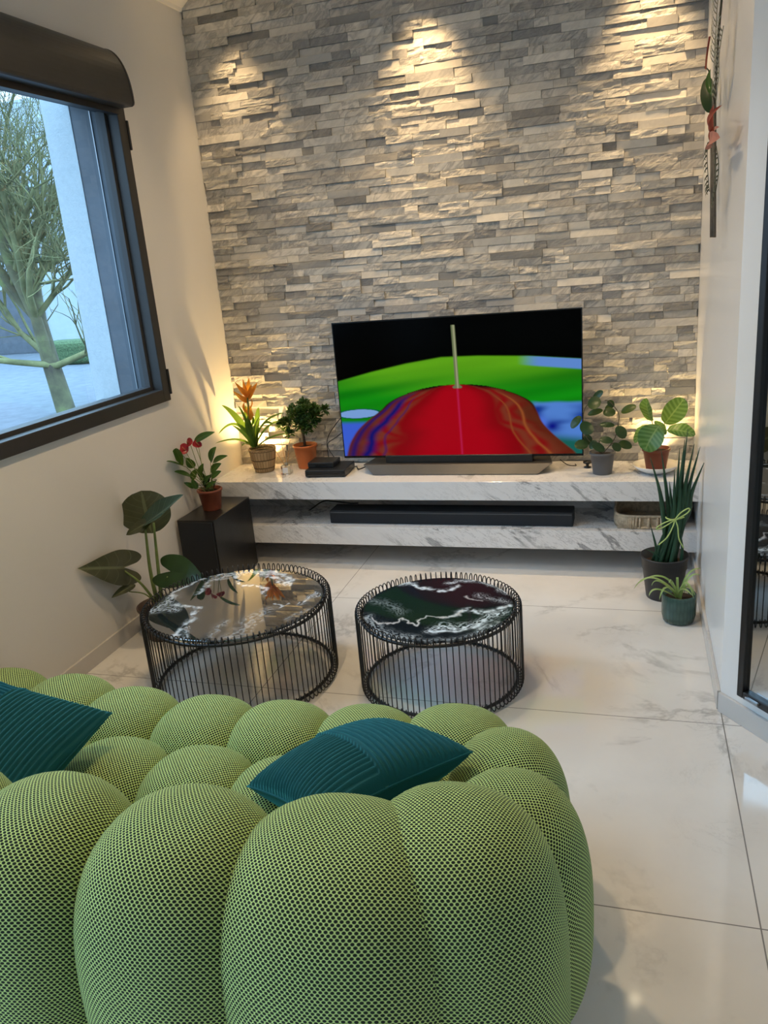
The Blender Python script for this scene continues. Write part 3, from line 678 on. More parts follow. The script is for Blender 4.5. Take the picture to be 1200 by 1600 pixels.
# subwoofer
sw = thing('subwoofer', (.122, -.62, 0), 'tall black subwoofer box on the floor between the wall and console', 'subwoofer')
b = MB(); b.box((.016, -.83, .012), (.226, -.412, .402)); o_ = b.build('cabinet', M['black_veneer'], sw, bevel=.003)
b = MB(); b.box((.024, -.838, .02), (.218, -.829, .394)); b.build('grille', M['bar_cloth'], sw, bevel=.003)
for x in (.035, .205):
    for y in (-.81, -.44):
        b = MB(); b.lathe([(0, 0), (.013, 0), (.013, .013), (0, .013)], (x, y, 0), 12); b.build('foot', M['black_plastic'], sw)

# ceiling spot fittings
first = None
for i, (x, y) in enumerate(((.27, -.20), (1.27, -.20), (2.30, -.20))):
    t = thing('ceiling_spotlight', (x, y, CZ), 'round recessed spotlight in the ceiling above the '+('left end', 'middle', 'right end')[i]+' of the stone wall', 'spotlight', 'recessed ceiling spotlights')
    b = MB(); b.lathe([(.032, -.0015), (.045, -.003), (.047, 0)], (x, y, CZ), 32); b.build('trim_ring', M['chrome'], t)
    b = MB(); b.disc((x, y, CZ-.001), .032, 24); b.build('lens', M['glow'], t)
# uplight pucks behind the plants
def uplight(x, y, e, label, tgt):
    t = thing('shelf_uplight', (x, y, .482), label, 'lamp')
    b = MB(); b.lathe([(0, 0), (.026, 0), (.028, .005), (.026, .016), (.020, .018)], (x, y, .4825), 24); b.build('housing', M['white_ceramic'], t)
    b = MB(); b.disc((x, y, .4985), .020, 20); b.build('lens', M['glow'], t)
    light('uplight_lamp', 'SPOT', (x, y, .505), e, (1, .66, .26), .012, tgt, 125, 1.0)
uplight(.175, -.058, 46, 'small round uplight glowing behind the bromeliad basket', (.19, -.035, 1.2))
uplight(2.365, -.058, 20, 'small round uplight hidden behind the calathea dish', (2.36, -.03, 1.1))

# ================================================================= PLANTS
def pot(parent, c, rt, rb, h, mt, name='pot', rim=.006, th=.004, soil=.85, soilname='soil'):
    b = MB(); b.lathe([(0, 0), (rb*.98, 0), (rb, .003), (rt-.002, h-rim*2), (rt+.0025, h-rim*2), (rt+.003, h-.002), (rt, h), (rt-th, h), (rt-th-.002, h*.7), (0, h*.7)], c, 48); o1 = b.build(name, mt, parent)
    b = MB(); b.disc((c[0], c[1], c[2]+h*soil), rt-th-.003, 36, .004); b.build(soilname, M['soil'], parent); return o1
V3 = Vector
# --- anthurium on the subwoofer
c = V3((.118, -.635, .403))
t = thing('anthurium', c, 'red flowered anthurium in a terracotta pot on the black subwoofer', 'potted plant')
pot(t, c, .064, .048, .112, M['terracotta'])
Ya = c.y
def P(px, py, dy=0, Y=None): return atY(px, py, (Ya if Y is None else Y)+dy)
base = c+V3((0, 0, .095))
specs = [((303, 690), (336, 675), 14, .00), ((275, 700), (286, 728), 18, .02), ((292, 731), (260, 721), 17, -.04), ((299, 744), (272, 737), 13, -.03),
         ((329, 722), (338, 698), 20, -.01), ((333, 722), (356, 712), 12, .02), ((329, 737), (346, 724), 14, .0), ((331, 746), (346, 736), 11, -.03),
         ((303, 731), (291, 715), 15, .02), ((311, 745), (318, 724), 12, -.02), ((304, 762), (287, 754), 9, -.04), ((300, 750), (308, 732), 13, .03), ((318, 758), (329, 742), 12, -.03), ((322, 762), (338, 753), 10, -.04), ((308, 764), (300, 748), 11, -.05), ((319, 752), (312, 735), 10, .01)]
st = MB()
for (bx, by), (tx_, ty), w, dy in specs:
    b0 = P(bx, by, dy); b1 = P(tx_, ty, dy-.01)
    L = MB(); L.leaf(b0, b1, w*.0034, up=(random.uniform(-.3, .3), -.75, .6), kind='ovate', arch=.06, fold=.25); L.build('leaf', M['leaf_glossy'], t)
    root = base+V3((random.uniform(-.02, .02), random.uniform(-.02, .02), 0)); mid = (root+b0)/2+V3((0, 0, .01)); st.tube(bez([root, mid, b0], 8), .0017, 6)
st.build('stems', M['stem'], t)
st = MB()
for px, py, w, dx in ((289, 703, .062, 1), (297, 693, .052, -1), (310, 695, .040, 1)):
    h = P(px, py, .0); fl = MB(); fl.leaf(h+V3((.020*dx, -.0, -.006)), h+V3((-.026*dx, -.012, .012)), w, up=(0.1, -.8, .6), kind='round', arch=.10, fold=.3); fo = fl.build('flower', M['red_flower'], t)
    s2 = MB(); s2.tube([h+V3((.008*dx, -.010, .0)), h+V3((.002, -.026, .022))], [.004, .002], 8); s2.build('spadix', M['spadix'], fo)
    st.tube(bez([base+V3((0, 0, 0)), (base+h)/2+V3((-.01, 0, .01)), h], 10), .0016, 6)
st.build('flower_stems', M['stem'], t)
# leaves filling the heart of the plant
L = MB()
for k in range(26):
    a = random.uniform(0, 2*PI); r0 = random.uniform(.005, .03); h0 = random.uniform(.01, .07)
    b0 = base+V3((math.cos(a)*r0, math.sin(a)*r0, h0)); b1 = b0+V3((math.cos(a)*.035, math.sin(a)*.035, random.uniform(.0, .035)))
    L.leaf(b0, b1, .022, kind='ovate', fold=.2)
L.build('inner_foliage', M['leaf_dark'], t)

# --- bromeliad in a woven basket
c = V3((.222, -.165, .4825))
t = thing('bromeliad', c, 'tall bromeliad with an orange flower in a woven seagrass basket', 'potted plant')
b = MB(); b.lathe([(0, 0), (.052, 0), (.056, .004), (.068, .06), (.078, .125), (.080, .135), (.076, .139), (.071, .135), (.066, .08), (0, .08)], c, 48); b.build('basket', M['weave'], t)
b = MB(); b.disc((c[0], c[1], c[2]+.115), .068, 30, .004); b.build('soil', M['soil'], t)
Y0 = c.y
base = c+V3((0, 0, .115))
brom = [((397, 697), (372, 655), (346, 633), .036, .00), ((397, 697), (370, 660), (341, 679), .022, -.05), ((396, 699), (372, 686), (336, 693), .018, -.10), ((398, 697), (412, 660), (445, 645), .022, .02),
        ((400, 698), (416, 668), (442, 657), .018, .06), ((403, 699), (420, 685), (449, 677), .020, -.06), ((399, 697), (411, 662), (427, 664), .022, -.07), ((395, 697), (387, 660), (384, 633), .030, .04),
        ((400, 697), (402, 660), (404, 636), .032, .06), ((397, 697), (384, 655), (372, 634), .014, -.03), ((399, 699), (398, 670), (407, 650), .026, -.05), ((396, 699), (383, 680), (362, 664), .024, -.09),
        ((402, 699), (412, 690), (420, 683), .020, -.10), ((395, 700), (385, 693), (378, 697), .020, -.10), ((399, 698), (390, 665), (389, 648), .030, -.02)]
for (b0, vi, tp, w, dy) in brom:
    L = MB(); B = atY(*b0, Y0+dy*.1); Vv = atY(*vi, Y0+dy*.5); T_ = atY(*tp, Y0+dy)
    d_ = (T_-B); side_up = V3((-d_.x*.6, -.55, 1)); L.leaf(B, T_, w*1.2, up=side_up, kind='strap', fold=.35, via=(Vv*.85+(B+T_)*.075), nt_=16); L.build('leaf', M['leaf_brom'], t)
fs_ = atY(392, 690, Y0); ft = atY(386, 612, Y0)
L = MB(); L.tube(bez([fs_, (fs_+ft)/2, ft], 8), .006, 8); L.build('flower_stem', M['stem'], t)
for k in range(9):
    z_ = .1+.6*k/9; p0 = fs_.lerp(ft, z_); a = k*2.4
    L = MB(); L.leaf(p0, p0+V3((math.cos(a)*.020, math.sin(a)*.020, .065)), .032, up=(math.cos(a), math.sin(a), .3), kind='lance', fold=.5); L.build('stem_bract', M['leaf_brom'] if k < 4 else M['bract'], t)
for tx_, ty, dy in ((367, 597, -.02), (364, 611, -.03), (379, 592, .0), (389, 590, .02), (402, 598, .0), (399, 605, -.03), (384, 622, -.04), (376, 604, -.04), (393, 600, -.03), (390, 616, -.04), (372, 616, 0), (396, 614, .02)):
    tp = atY(tx_, ty, Y0+dy); p0 = ft.lerp(fs_, .12+random.uniform(-.05, .1))
    L = MB(); L.leaf(p0, tp, .028, up=((tp-p0).x*8, -.6, .6), kind='lance', arch=-.08, fold=.45); L.build('bract', M['bract'], t)

# --- reed diffuser
c = V3((.392, -.235, .4825))
t = thing('reed_diffuser', c, 'small clear glass reed diffuser standing between the bromeliad and bonsai', 'diffuser')
b = MB(); b.box((c.x-.028, c.y-.022, c.z), (c.x+.028, c.y+.022, c.z+.052)); b.build('bottle', M['bottle'], t, bevel=.004)
b = MB(); b.box((c.x-.016, c.y-.0235, c.z+.010), (c.x+.016, c.y-.0225, c.z+.042)); b.build('paper_label', M['paper'], t)
b = MB(); b.lathe([(0, .052), (.010, .052), (.010, .064), (.007, .066), (0, .066)], c, 16); b.build('neck', M['chrome'], t)
for px, py in ((424, 694), (438, 684), (453, 688)):
    tp = atY(px, py, c.y+random.uniform(-.01, .02)); b = MB(); b.tube([c+V3((0, 0, .03)), tp], .0014, 6); b.build('reed', M['reed'], t)

# --- bonsai in orange pot
c = V3((.455, -.088, .4825))
t = thing('bonsai', c, 'little leafy bonsai tree in an orange plastic pot', 'potted plant')
pot(t, c, .068, .050, .135, M['orange_pot'])
b0 = c+V3((0, 0, .12)); top = atY(470, 655, c.y); b = MB()
b.tube(bez([b0, atY(474, 678, c.y), atY(471, 668, c.y), top], 12), [.009, .008, .007, .006, .0055, .005]+[.004]*20, 8) if False else b.tube([b0, atY(474, 680, c.y), atY(470, 668, c.y), top], [.009, .007, .006, .004], 8)
cl = [(447, 662, .0, .030), (462, 650, -.03, .036), (478, 643, -.02, .036), (492, 650, .0, .034), (484, 660, -.03, .034), (468, 664, -.04, .030), (474, 634, .02, .030), (458, 644, .03, .032), (490, 640, .02, .026), (508, 640, .0, .014), (440, 665, -.01, .018), (453, 678, -.01, .014), (470, 648, 0, .04), (480, 672, -.02, .02)]
for px, py, dy, r in cl: b.tube([atY(471, 668, c.y), atY(px, py, c.y+dy)], [.004, .0015], 6)
b.build('trunk', M['bark'], t)
L = MB()
for px, py, dy, r in cl:
    cc_ = atY(px, py, min(c.y+dy, -.06))
    for k in range(int(3200*r)+8):
        d_ = V3((random.gauss(0, 1), random.gauss(0, 1), random.gauss(0, 1)+.3)).normalized(); p0 = cc_+d_*r*random.uniform(.3, .95)
        d2 = (d_+V3((random.uniform(-.6, .6), random.uniform(-.6, .6), random.uniform(-.2, .8)))).normalized()
        if p0.y > -.045: p0.y = -.045
        L.leaf(p0, p0+d2*random.uniform(.020, .032), .015, up=(d_.x*.5, -.4, 1), kind='ovate', nt_=4, ns=2, fold=.2)
o_ = L.build('foliage', M['leaf_bonsai'], t)

# --- grey pot plant
c = V3((2.108, -.245, .4825))
t = thing('trailing_plant', c, 'round leaved green plant in a grey plastic pot right of the television', 'potted plant')
pot(t, c, .061, .046, .112, M['grey_pot'])
Y0 = c.y; base = c+V3((0, 0, .098))
def z4(x, y): return (860+x/3.53, 580+y/3.53)
lv = [((235, 155), (290, 108), 30, .0), ((205, 185), (280, 170), 62, -.02), ((170, 248), (115, 315), 40, -.01), ((225, 290), (175, 340), 66, -.05), ((290, 225), (360, 232), 44, -.01), ((390, 228), (475, 192), 38, .02),
      ((270, 295), (355, 300), 26, -.02), ((365, 305), (412, 370), 48, -.02), ((210, 405), (132, 410), 48, -.04), ((270, 375), (345, 388), 34, -.06), ((375, 395), (450, 420), 40, .0), ((345, 400), (385, 440), 36, -.04),
      ((195, 350), (215, 405), 40, .02), ((205, 240), (290, 215), 30, .03), ((320, 160), (345, 200), 30, .02), ((230, 400), (300, 440), 36, -.05), ((250, 380), (220, 430), 30, -.04), ((300, 210), (355, 185), 28, .03), ((215, 165), (255, 205), 40, .01)]
st = MB()
for b0, t0, w, dy in lv:
    B = atY(*z4(*b0), Y0+dy); T_ = atY(*z4(*t0), Y0+dy-.01)
    L = MB(); L.leaf(B, T_, w/3.53*.0040, up=(random.uniform(-.3, .3), -.75, .6), kind='round', arch=.05, fold=.12); L.build('leaf', M['leaf_dark'], t)
for path in (((260, 430), (195, 360), (180, 270), (200, 190), (280, 165)), ((310, 430), (355, 370), (375, 280), (375, 230), (330, 170), (300, 160)), ((280, 430), (270, 390), (300, 380)), ((300, 430), (340, 400), (380, 400)), ((270, 430), (220, 410), (200, 405))):
    st.tube(bez([base]+[atY(*z4(*q_), Y0-.005) for q_ in path[1:]], 16), .0022, 6)
st.build('stems', M['dark_stem'], t)

# --- calathea in dish
dc = V3((2.362, -.225, .4825))
t = thing('serving_dish', dc, 'shallow white ceramic dish under the calathea pot', 'dish')
b = MB(); b.lathe([(0, 0), (.055, 0), (.060, .003), (.09, .018), (.112, .040), (.110, .042), (.085, .024), (.055, .010), (0, .008)], dc, 64); b.build('bowl', M['white_ceramic'], t)
b = MB(); b.lathe([(.052, -.0), (.056, .0), (.056, .005), (.052, .005)], dc+V3((0, 0, .0)), 40); b.build('foot_ring', M['white_ceramic'], t)
c = V3((2.362, -.225, .4915))
t = thing('calathea', c, 'calathea with striped round leaves in a terracotta pot on the white dish', 'potted plant')
pot(t, c, .064, .046, .112, M['terracotta'])
Y0 = c.y; base = c+V3((0, 0, .1)); st = MB()
for b0, t0, w, dy, up in (((560, 275), (530, 148), 115, .02, (-.8, -.5, .2)), ((630, 290), (738, 150), 120, .02, (.2, -.8, .4)), ((645, 325), (800, 350), 100, -.03, (.1, -.6, .9)), ((600, 300), (520, 440), 150, -.07, (-.2, -.8, .6)), ((575, 275), (636, 350), 50, -.04, (.6, -.7, .4)), ((545, 300), (465, 395), 80, -.02, (-.5, -.5, .7))):
    B = atY(*z4(*b0), Y0+dy); T_ = atY(*z4(*t0), Y0+dy-.01)
    L = MB(); L.leaf(B, T_, w/3.53*.0031, up=up, kind='round', arch=.08, fold=.18, nt_=20, ns=8, wave=.002); L.build('leaf', M['leaf_calathea'], t)
    st.tube(bez([base, (base+B)/2+V3((0, .0, .012)), B], 8), .0022, 6)
st.build('stems', M['dark_stem'], t)

# --- snake plant on the floor
c = V3((2.395, -.635, 0))
t = thing('snake_plant', c, 'tall snake plant tied with green string in a charcoal floor pot', 'potted plant')
pot(t, c, .105, .078, .205, M['dark_pot'], rim=.003, soil=.78)
Y0 = c.y
tips = [((1016, 715), -.02, 14), ((1033, 703), .02, 13), ((1070, 687), .0, 14), ((1075, 669), .03, 13), ((1085, 693), -.02, 14), ((1094, 698), .02, 15), ((1100, 723), -.01, 16), ((1054, 734), -.03, 12), ((1062, 700), .04, 13), ((1046, 752), -.02, 13), ((1080, 712), .02, 14), ((1036, 742), .03, 12)]
for k, ((px, py), dy, w) in enumerate(tips):
    a = k*2.4; r_ = .06*math.sqrt((k+.5)/12)
    b0 = c+V3((math.cos(a)*r_, math.sin(a)*r_, .165)); n_ = (px-1055)/45
    mid = atY(1053+n_*19, 808, Y0+math.sin(a)*.02); tp = atY(px, py, Y0+dy); q1 = mid.lerp(tp, .45)+V3((-n_*.01, 0, .0))
    ctrl = bez([b0, mid, q1, tp], 18); nn_ = len(ctrl); L = MB()
    rs = [.0108*(w/14)*(1 if i/nn_ < .45 else max(.06, 1-((i/nn_-.45)/.55)**1.2)) for i in range(nn_)]
    L.tube(ctrl, rs, 7); L.build('leaf', M['leaf_snake'], t)
for (b0, m0, t0, w) in (((1030, 885), (1024, 850), (1016, 819), .008), ((1040, 885), (1027, 868), (1010, 858), .008), ((1025, 885), (1030, 855), (1041, 822), .010), ((1062, 890), (1066, 860), (1062, 826), .010)):
    L = MB(); ctrl = bez([V3((atY(*b0, Y0-.03))), atY(*m0, Y0-.04), atY(*t0, Y0-.05)], 12); n_ = len(ctrl); L.tube(ctrl, [w*max(.08, 1-(i/n_)**1.5) for i in range(n_)], 7); L.build('leaf', M['leaf_snake'], t)
def z8(x, y): return (960+x/5, 680+y/5)
S = MB(); Ys = Y0-.055
S.tube(bez([atY(*z8(400, 640), Ys), atY(*z8(420, 655), Ys-.01), atY(*z8(475, 660), Ys-.012), atY(*z8(545, 640), Ys)], 12), .0032, 7)
for path in (((475, 655), (400, 680), (340, 715), (330, 735), (370, 725), (430, 690), (475, 660)), ((475, 655), (520, 605), (575, 572), (588, 585), (560, 615), (480, 660)), ((475, 655), (455, 720), (410, 800), (345, 858)), ((475, 655), (495, 720), (505, 810), (540, 880))):
    S.tube(bez([atY(*z8(*p_), Ys-.014) for p_ in path], 20), .0030, 7)
S.build('string', M['string'], t)

# --- spider plant
c = V3((2.447, -.895, 0))
t = thing('spider_plant', c, 'small spider plant in a green glazed pot on the floor by the right wall', 'potted plant')
b = MB(); h = .128; b.lathe([(0, 0), (.055, 0), (.064, .008), (.070, .035), (.071, .09), (.070, h-.004), (.068, h), (.063, h), (.062, .09), (0, .09)], c, 64); b.build('pot', M['green_pot'], t)
b = MB(); b.disc((c[0], c[1], c[2]+.105), .062, 30, .004); b.build('soil', M['soil'], t)
Y0 = c.y
for vi, tp, dy in (((1020, 897), (990, 921), -.02), ((1035, 895), (993, 915), .02), ((1025, 918), (1014, 932), -.06), ((1040, 914), (1030, 938), -.07), ((1046, 908), (1040, 905), .0), ((1072, 905), (1084, 936), -.05), ((1076, 912), (1088, 938), -.02), ((1073, 896), (1096, 888), .02), ((1076, 900), (1095, 899), .0), ((1066, 918), (1082, 931), -.07), ((1050, 905), (1045, 912), -.05), ((1058, 902), (1058, 906), .03), ((1030, 905), (1018, 916), .03), ((1068, 908), (1078, 922), .03)):
    b0 = c+V3((random.uniform(-.012, .012), random.uniform(-.01, .01), .104)); Vv = atY(*vi, Y0+dy*.5)
    T_ = atY(*tp, Y0+dy); T_.x = min(T_.x, 2.535); Vv.x = min(Vv.x, 2.53)
    L = MB(); L.leaf(b0, T_, .011, up=(0, -.4, 1), kind='strap', fold=.4, via=Vv*.8+(b0+T_)*.1, nt_=14, ns=4); L.build('leaf', M['leaf_spider'], t)

# --- alocasia in dark pot behind the big table
c = V3((.165, -1.31, 0))
t = thing('alocasia', c, 'large leaved alocasia in a brown pot between the left wall and coffee table', 'potted plant')
pot(t, c, .105, .078, .16, mat('brown_pot', (.07, .04, .03), .45), soil=.8)
def z5(x, y): return (120+x/5.4545, 740+y/5.4545)
Y0 = c.y; base = c+V3((0, 0, .13)); st = MB()
def pet(px, py, Yt, r0=.008, r1=.004, bend=(0, 0, 0), bb=(0, 0, 0)):
    e = atY(*z5(px, py), Yt); s0_ = base+V3(bb); ms = bez([s0_, (s0_+e)/2+V3(bend), e], 14); n_ = len(ms)
    b = MB(); b.tube(ms, [r0+(r1-r0)*i/(n_-1) for i in range(n_)], 8); b.build('petiole', M['stem'], t); return e
e = pet(655, 420, Y0+.02, .011, .005, (-.004, 0, -.02), (.01, 0, 0)); L = MB(); L.leaf(atY(*z5(640, 330), Y0+.05), atY(*z5(372, 330), Y0+.05), .20, up=(.0, -1, .12), kind='round', arch=-.03, fold=.05, nt_=20, ns=10, wave=.003)
L = MB(); L.leaf(atY(*z5(640, 510), Y0+.06), atY(*z5(550, 145), Y0+.09), .30, up=(-.1, -1, .1), kind='round', arch=.02, fold=.06, nt_=24, ns=12, wave=.004); L.build('leaf', M['leaf_alocasia'], t)
e = pet(583, 465, Y0-.03, .011, .005, (-.012, 0, -.01), (-.01, 0, 0))
L = MB(); L.leaf(atY(*z5(560, 440), Y0-.03), atY(*z5(905, 178), Y0-.04), .085, up=(-.5, -.75, .45), kind='lance', arch=-.03, fold=.7, nt_=24, ns=10, wave=.003); L.build('leaf', M['leaf_alocasia_top'], t)
L = MB(); L.leaf(atY(*z5(640, 400), Y0-.02), atY(*z5(420, 525), Y0-.05), .06, up=(.2, -.8, .5), kind='ovate', arch=.05, fold=.2, wave=.003); L.build('leaf', M['leaf_alocasia'], t)
e = pet(400, 825, Y0-.05, .007, .004, (.0, 0, .03)); L = MB(); L.leaf(atY(*z5(400, 800), Y0-.05), atY(*z5(25, 808), Y0-.08), .155, up=(.0, -.93, .36), kind='heart', arch=.10, fold=.05, wave=.003); L.build('leaf', M['leaf_alocasia'], t)
e = pet(775, 880, Y0-.05, .006, .004, (-.03, 0, .02), (.03, 0, 0)); L = MB(); L.leaf(atY(*z5(800, 835), Y0-.03), atY(*z5(1085, 885), Y0-.07), .155, up=(.2, -.75, .65), kind='heart', arch=.10, fold=.05, wave=.002); L.build('leaf', M['leaf_dark'], t)
e = pet(445, 1005, Y0-.04, .004, .0025, (.01, 0, .03)); L = MB(); L.leaf(atY(*z5(500, 945), Y0-.03), atY(*z5(295, 1060), Y0-.08), .05, up=(.3, -.5, .8), kind='ovate', arch=.03, fold=.25); L.build('leaf', M['leaf_alocasia'], t)

# --- dried flowers hanging on the right wall
def z7(x, y): return (1080+x/4.2125, y/4.2105)
def aX(x, y, X): return at(*z7(x, y), 0, X)
hb = aX(142, 900, RW-.03)
t = thing('dried_bouquet', hb, 'hanging bunch of dried flowers and leaves on the right wall', 'dried bouquet')
X0 = RW-.028
b = MB()
for k, (x0_, x1_) in enumerate(((136, 130), (150, 146), (158, 156), (144, 138), (152, 152))): b.tube([aX(x0_, 640, X0-.004*k), aX((x0_+x1_)/2, 1100, X0-.004*k), aX(x1_, 1560, X0-.003*k)], .0042, 6)
b.build('stems', M['dried_stem'], t)
b = MB(); b.tube(bez([aX(155, 700, X0), aX(175, 300, X0), aX(200, 0, X0), aX(208, -120, X0)], 12), .0038, 6); b.tube(bez([aX(125, 620, X0), aX(120, 480, X0), aX(90, 440, X0-.01)], 10), .003, 6); b.build('dark_twig', M['dark_stem'], t)
L = MB(); L.leaf(aX(130, 745, X0-.005), aX(105, 505, X0-.02), .060, up=(-.55, -.8, .1), kind='round', arch=.04, fold=.1); L.build('broad_leaf', M['leaf_dark'], t)
L = MB(); L.leaf(aX(135, 620, X0-.02), aX(128, 450, X0-.02), .022, up=(-.5, -.8, 0), kind='lance'); L.build('small_leaf', M['leaf_glossy'], t)
for a_, b_, w in (((150, 890), (148, 690), .020), ((150, 890), (205, 690), .020), ((148, 870), (128, 720), .012), ((146, 960), (150, 830), .018)):
    L = MB(); L.leaf(aX(*a_, X0-.02), aX(*b_, X0-.03), w, up=(-.5, -.8, 0), kind='lance', fold=.4); L.build('russet_bract', M['helic'], t)
L = MB(); L.leaf(aX(135, 970, X0-.03), aX(190, 905, X0-.035), .045, up=(-.4, -.9, .1), kind='round', fold=.3); L.leaf(aX(160, 890, X0-.03), aX(185, 835, X0-.035), .016, up=(-.4, -.9, .1), kind='lance'); L.build('pink_flower', M['pink'], t)
L = MB()
def frond(pts, n, ll, w, mt, spread=.6, name='frond'):
    L = MB(); pp = bez(pts, 30); L.tube(pp, .0014, 5)
    for i in range(n):
        p0 = pp[int((i+.5)/n*(len(pp)-1))]; d_ = (pp[-1]-pp[0]).normalized()
        for s_ in (-1, 1):
            sd = V3((0, 1, .0))*s_; L.leaf(p0, p0+(d_*(1-spread)+sd*spread+V3((-.15, 0, 0))).normalized()*ll, w, up=(-1, 0, 0), kind='lance', nt_=5, ns=2, fold=.1)
    return L.build(name, mt, t)
frond([aX(160, 700, X0-.01), aX(180, 500, X0-.015), aX(185, 350, X0-.015), aX(212, 170, X0-.01)], 14, .06, .018, M['dried_pale'], .22, 'pale_plume')
frond([aX(150, 430, X0-.01), aX(160, 250, X0-.015), aX(170, 60, X0-.01), aX(190, -120, X0-.01)], 14, .055, .015, M['dried_pale'], .25, 'grass_plume')
L = MB(); L.tube(bez([aX(95, 450, X0-.02), aX(105, 350, X0-.025), aX(122, 240, X0-.02)], 8), [.004, .005, .006, .005, .004, .003, .002, .001, .001][:len(bez([V3((0,0,0)),V3((0,0,1)),V3((0,0,2))], 8))] if False else .0035, 6); L.build('red_twig', M['helic'], t)
frond([aX(120, 930, X0-.01), aX(105, 1010, X0-.012), aX(112, 1180, X0-.01), aX(120, 1260, X0-.01)], 12, .035, .012, M['dried_dark'], .5, 'grey_frond')
frond([aX(165, 960, X0-.01), aX(180, 1100, X0-.012), aX(165, 1240, X0-.01), aX(150, 1340, X0-.01)], 12, .034, .012, M['dried_dark'], .5, 'grey_frond')

# ================================================================= COFFEE TABLES
def seg_d(P_, a, b_):
    ab = b_-a; t_ = np.clip(((P_-a)@ab)/max(ab@ab, 1e-9), 0, 1); return np.linalg.norm(P_-(a+t_[:, None]*ab), axis=1)
def coffee_table(c, R, h, nw, strokes, label):
    t = thing('wire_coffee_table', (c[0], c[1], 0), label, 'coffee table', 'round wire coffee tables')
    # marbled glass disc
    b = MB(); nr, na = 110, 300; r_d = R-.004; vs = [(c[0], c[1], h)]
    for j in range(1, nr+1):
        for k in range(na): a = 2*PI*k/na; vs.append((c[0]+r_d*j/nr*math.cos(a), c[1]+r_d*j/nr*math.sin(a), h))
    fs = [(0, 1+k, 1+(k+1) % na) for k in range(na)]
    for j in range(nr-1):
        for k in range(na): fs.append((1+j*na+k, 1+(j+1)*na+k, 1+(j+1)*na+(k+1) % na, 1+j*na+(k+1) % na))
    n0 = len(vs)
    for k in range(na): vs.append((vs[1+(nr-1)*na+k][0], vs[1+(nr-1)*na+k][1], h-.008))
    for k in range(na): fs.append((1+(nr-1)*na+k, n0+k, n0+(k+1) % na, 1+(nr-1)*na+(k+1) % na))
    b.add(vs, fs)
    Pn = np.array([(v[0], v[1]) for v in vs])
    wob = np.array([[mnoise.fractal(V3((p[0]*22, p[1]*22, 0)), 1, 2, 4), mnoise.fractal(V3((p[0]*22, p[1]*22, 9)), 1, 2, 4)] for p in Pn])
    fine = np.array([mnoise.fractal(V3((p[0]*45, p[1]*45, 3)), 1, 2, 4) for p in Pn])
    Q = Pn+wob*.016; inten = np.zeros(len(Pn)); pink = np.zeros(len(Pn))
    for pts, w, k_, kind in strokes:
        pp = np.array([tuple(atZ(x, y, h))[:2] for x, y in pts])
        d = np.min([seg_d(Q, pp[i], pp[i+1]) for i in range(len(pp)-1)], axis=0)
        g = np.exp(-(d/w)**2)
        if kind == 's': g = g*np.clip(.5+.9*np.sin(d/w*9+fine*5), 0, 1)
        elif kind == 'w': g = np.clip(g*(.75+fine*1.6), 0, 1)
        if kind == 'p': pink = np.maximum(pink, g*k_)
        inten = np.maximum(inten, g*k_)
    bg_ = np.clip(.02+.02*fine, 0, 1)
    colr = np.array([.010, .014, .018])+inten[:, None]*np.array([.72, .82, .90]); colr = colr*(1-pink[:, None]*.5)+np.array([.5, .36, .28])*pink[:, None]*.5
    rgba = np.concatenate([np.clip(colr, 0, 1), np.ones((len(Pn), 1))], 1)
    b.build('tabletop', M['table_glass'] if R > .3 else M['table_glass_dark'], t, tone=rgba)
    for nm, z in (('upper_ring', h-.016), ('lower_ring', .020)):
        b = MB(); b.tube([(c[0]+(R+.003)*math.cos(2*PI*k/96), c[1]+(R+.003)*math.sin(2*PI*k/96), z) for k in range(96)], .0068, 8, closed=True); b.build(nm, M['black_metal'], t)
    # one hairpin loop, then copies around
    ri, ro, z0_, z1_ = R+.002, R+.026, .0025, h+.018
    b = MB(); rr = (ro-ri)/2; rc = (ri+ro)/2; pts = [(ri, 0, z1_-.030)]
    for k in range(9): a = PI-PI*k/8; pts.append((rc+rr*math.cos(a), 0, z1_-rr*1.5+rr*1.5*math.sin(a)))
    for k in range(9): a = 2*PI-PI*k/8; pts.append((rc+rr*math.cos(a), 0, z0_+rr*1.5+rr*1.5*math.sin(a)))
    pts.append((ri, 0, z0_+.030))
    b.tube(pts, .0022, 6)
    me = None
    for k in range(nw):
        if me is None:
            o_ = MB(); o_.v, o_.f, o_.uv, o_.sm = b.v, b.f, b.uv, b.sm; ob = o_.build('wire_loop', M['black_metal']); me = ob.data
        else: ob = bpy.data.objects.new('wire_loop', me); COL.objects.link(ob)
        ob.parent = t; ob.location = (0, 0, 0); ob.rotation_euler = (0, 0, 2*PI*k/nw)
    return t
A2 = lambda L_: [(540+x/4, 870+y/4) for x, y in L_]
A1 = lambda L_: [(200+x/3.53, 860+y/3.53) for x, y in L_]
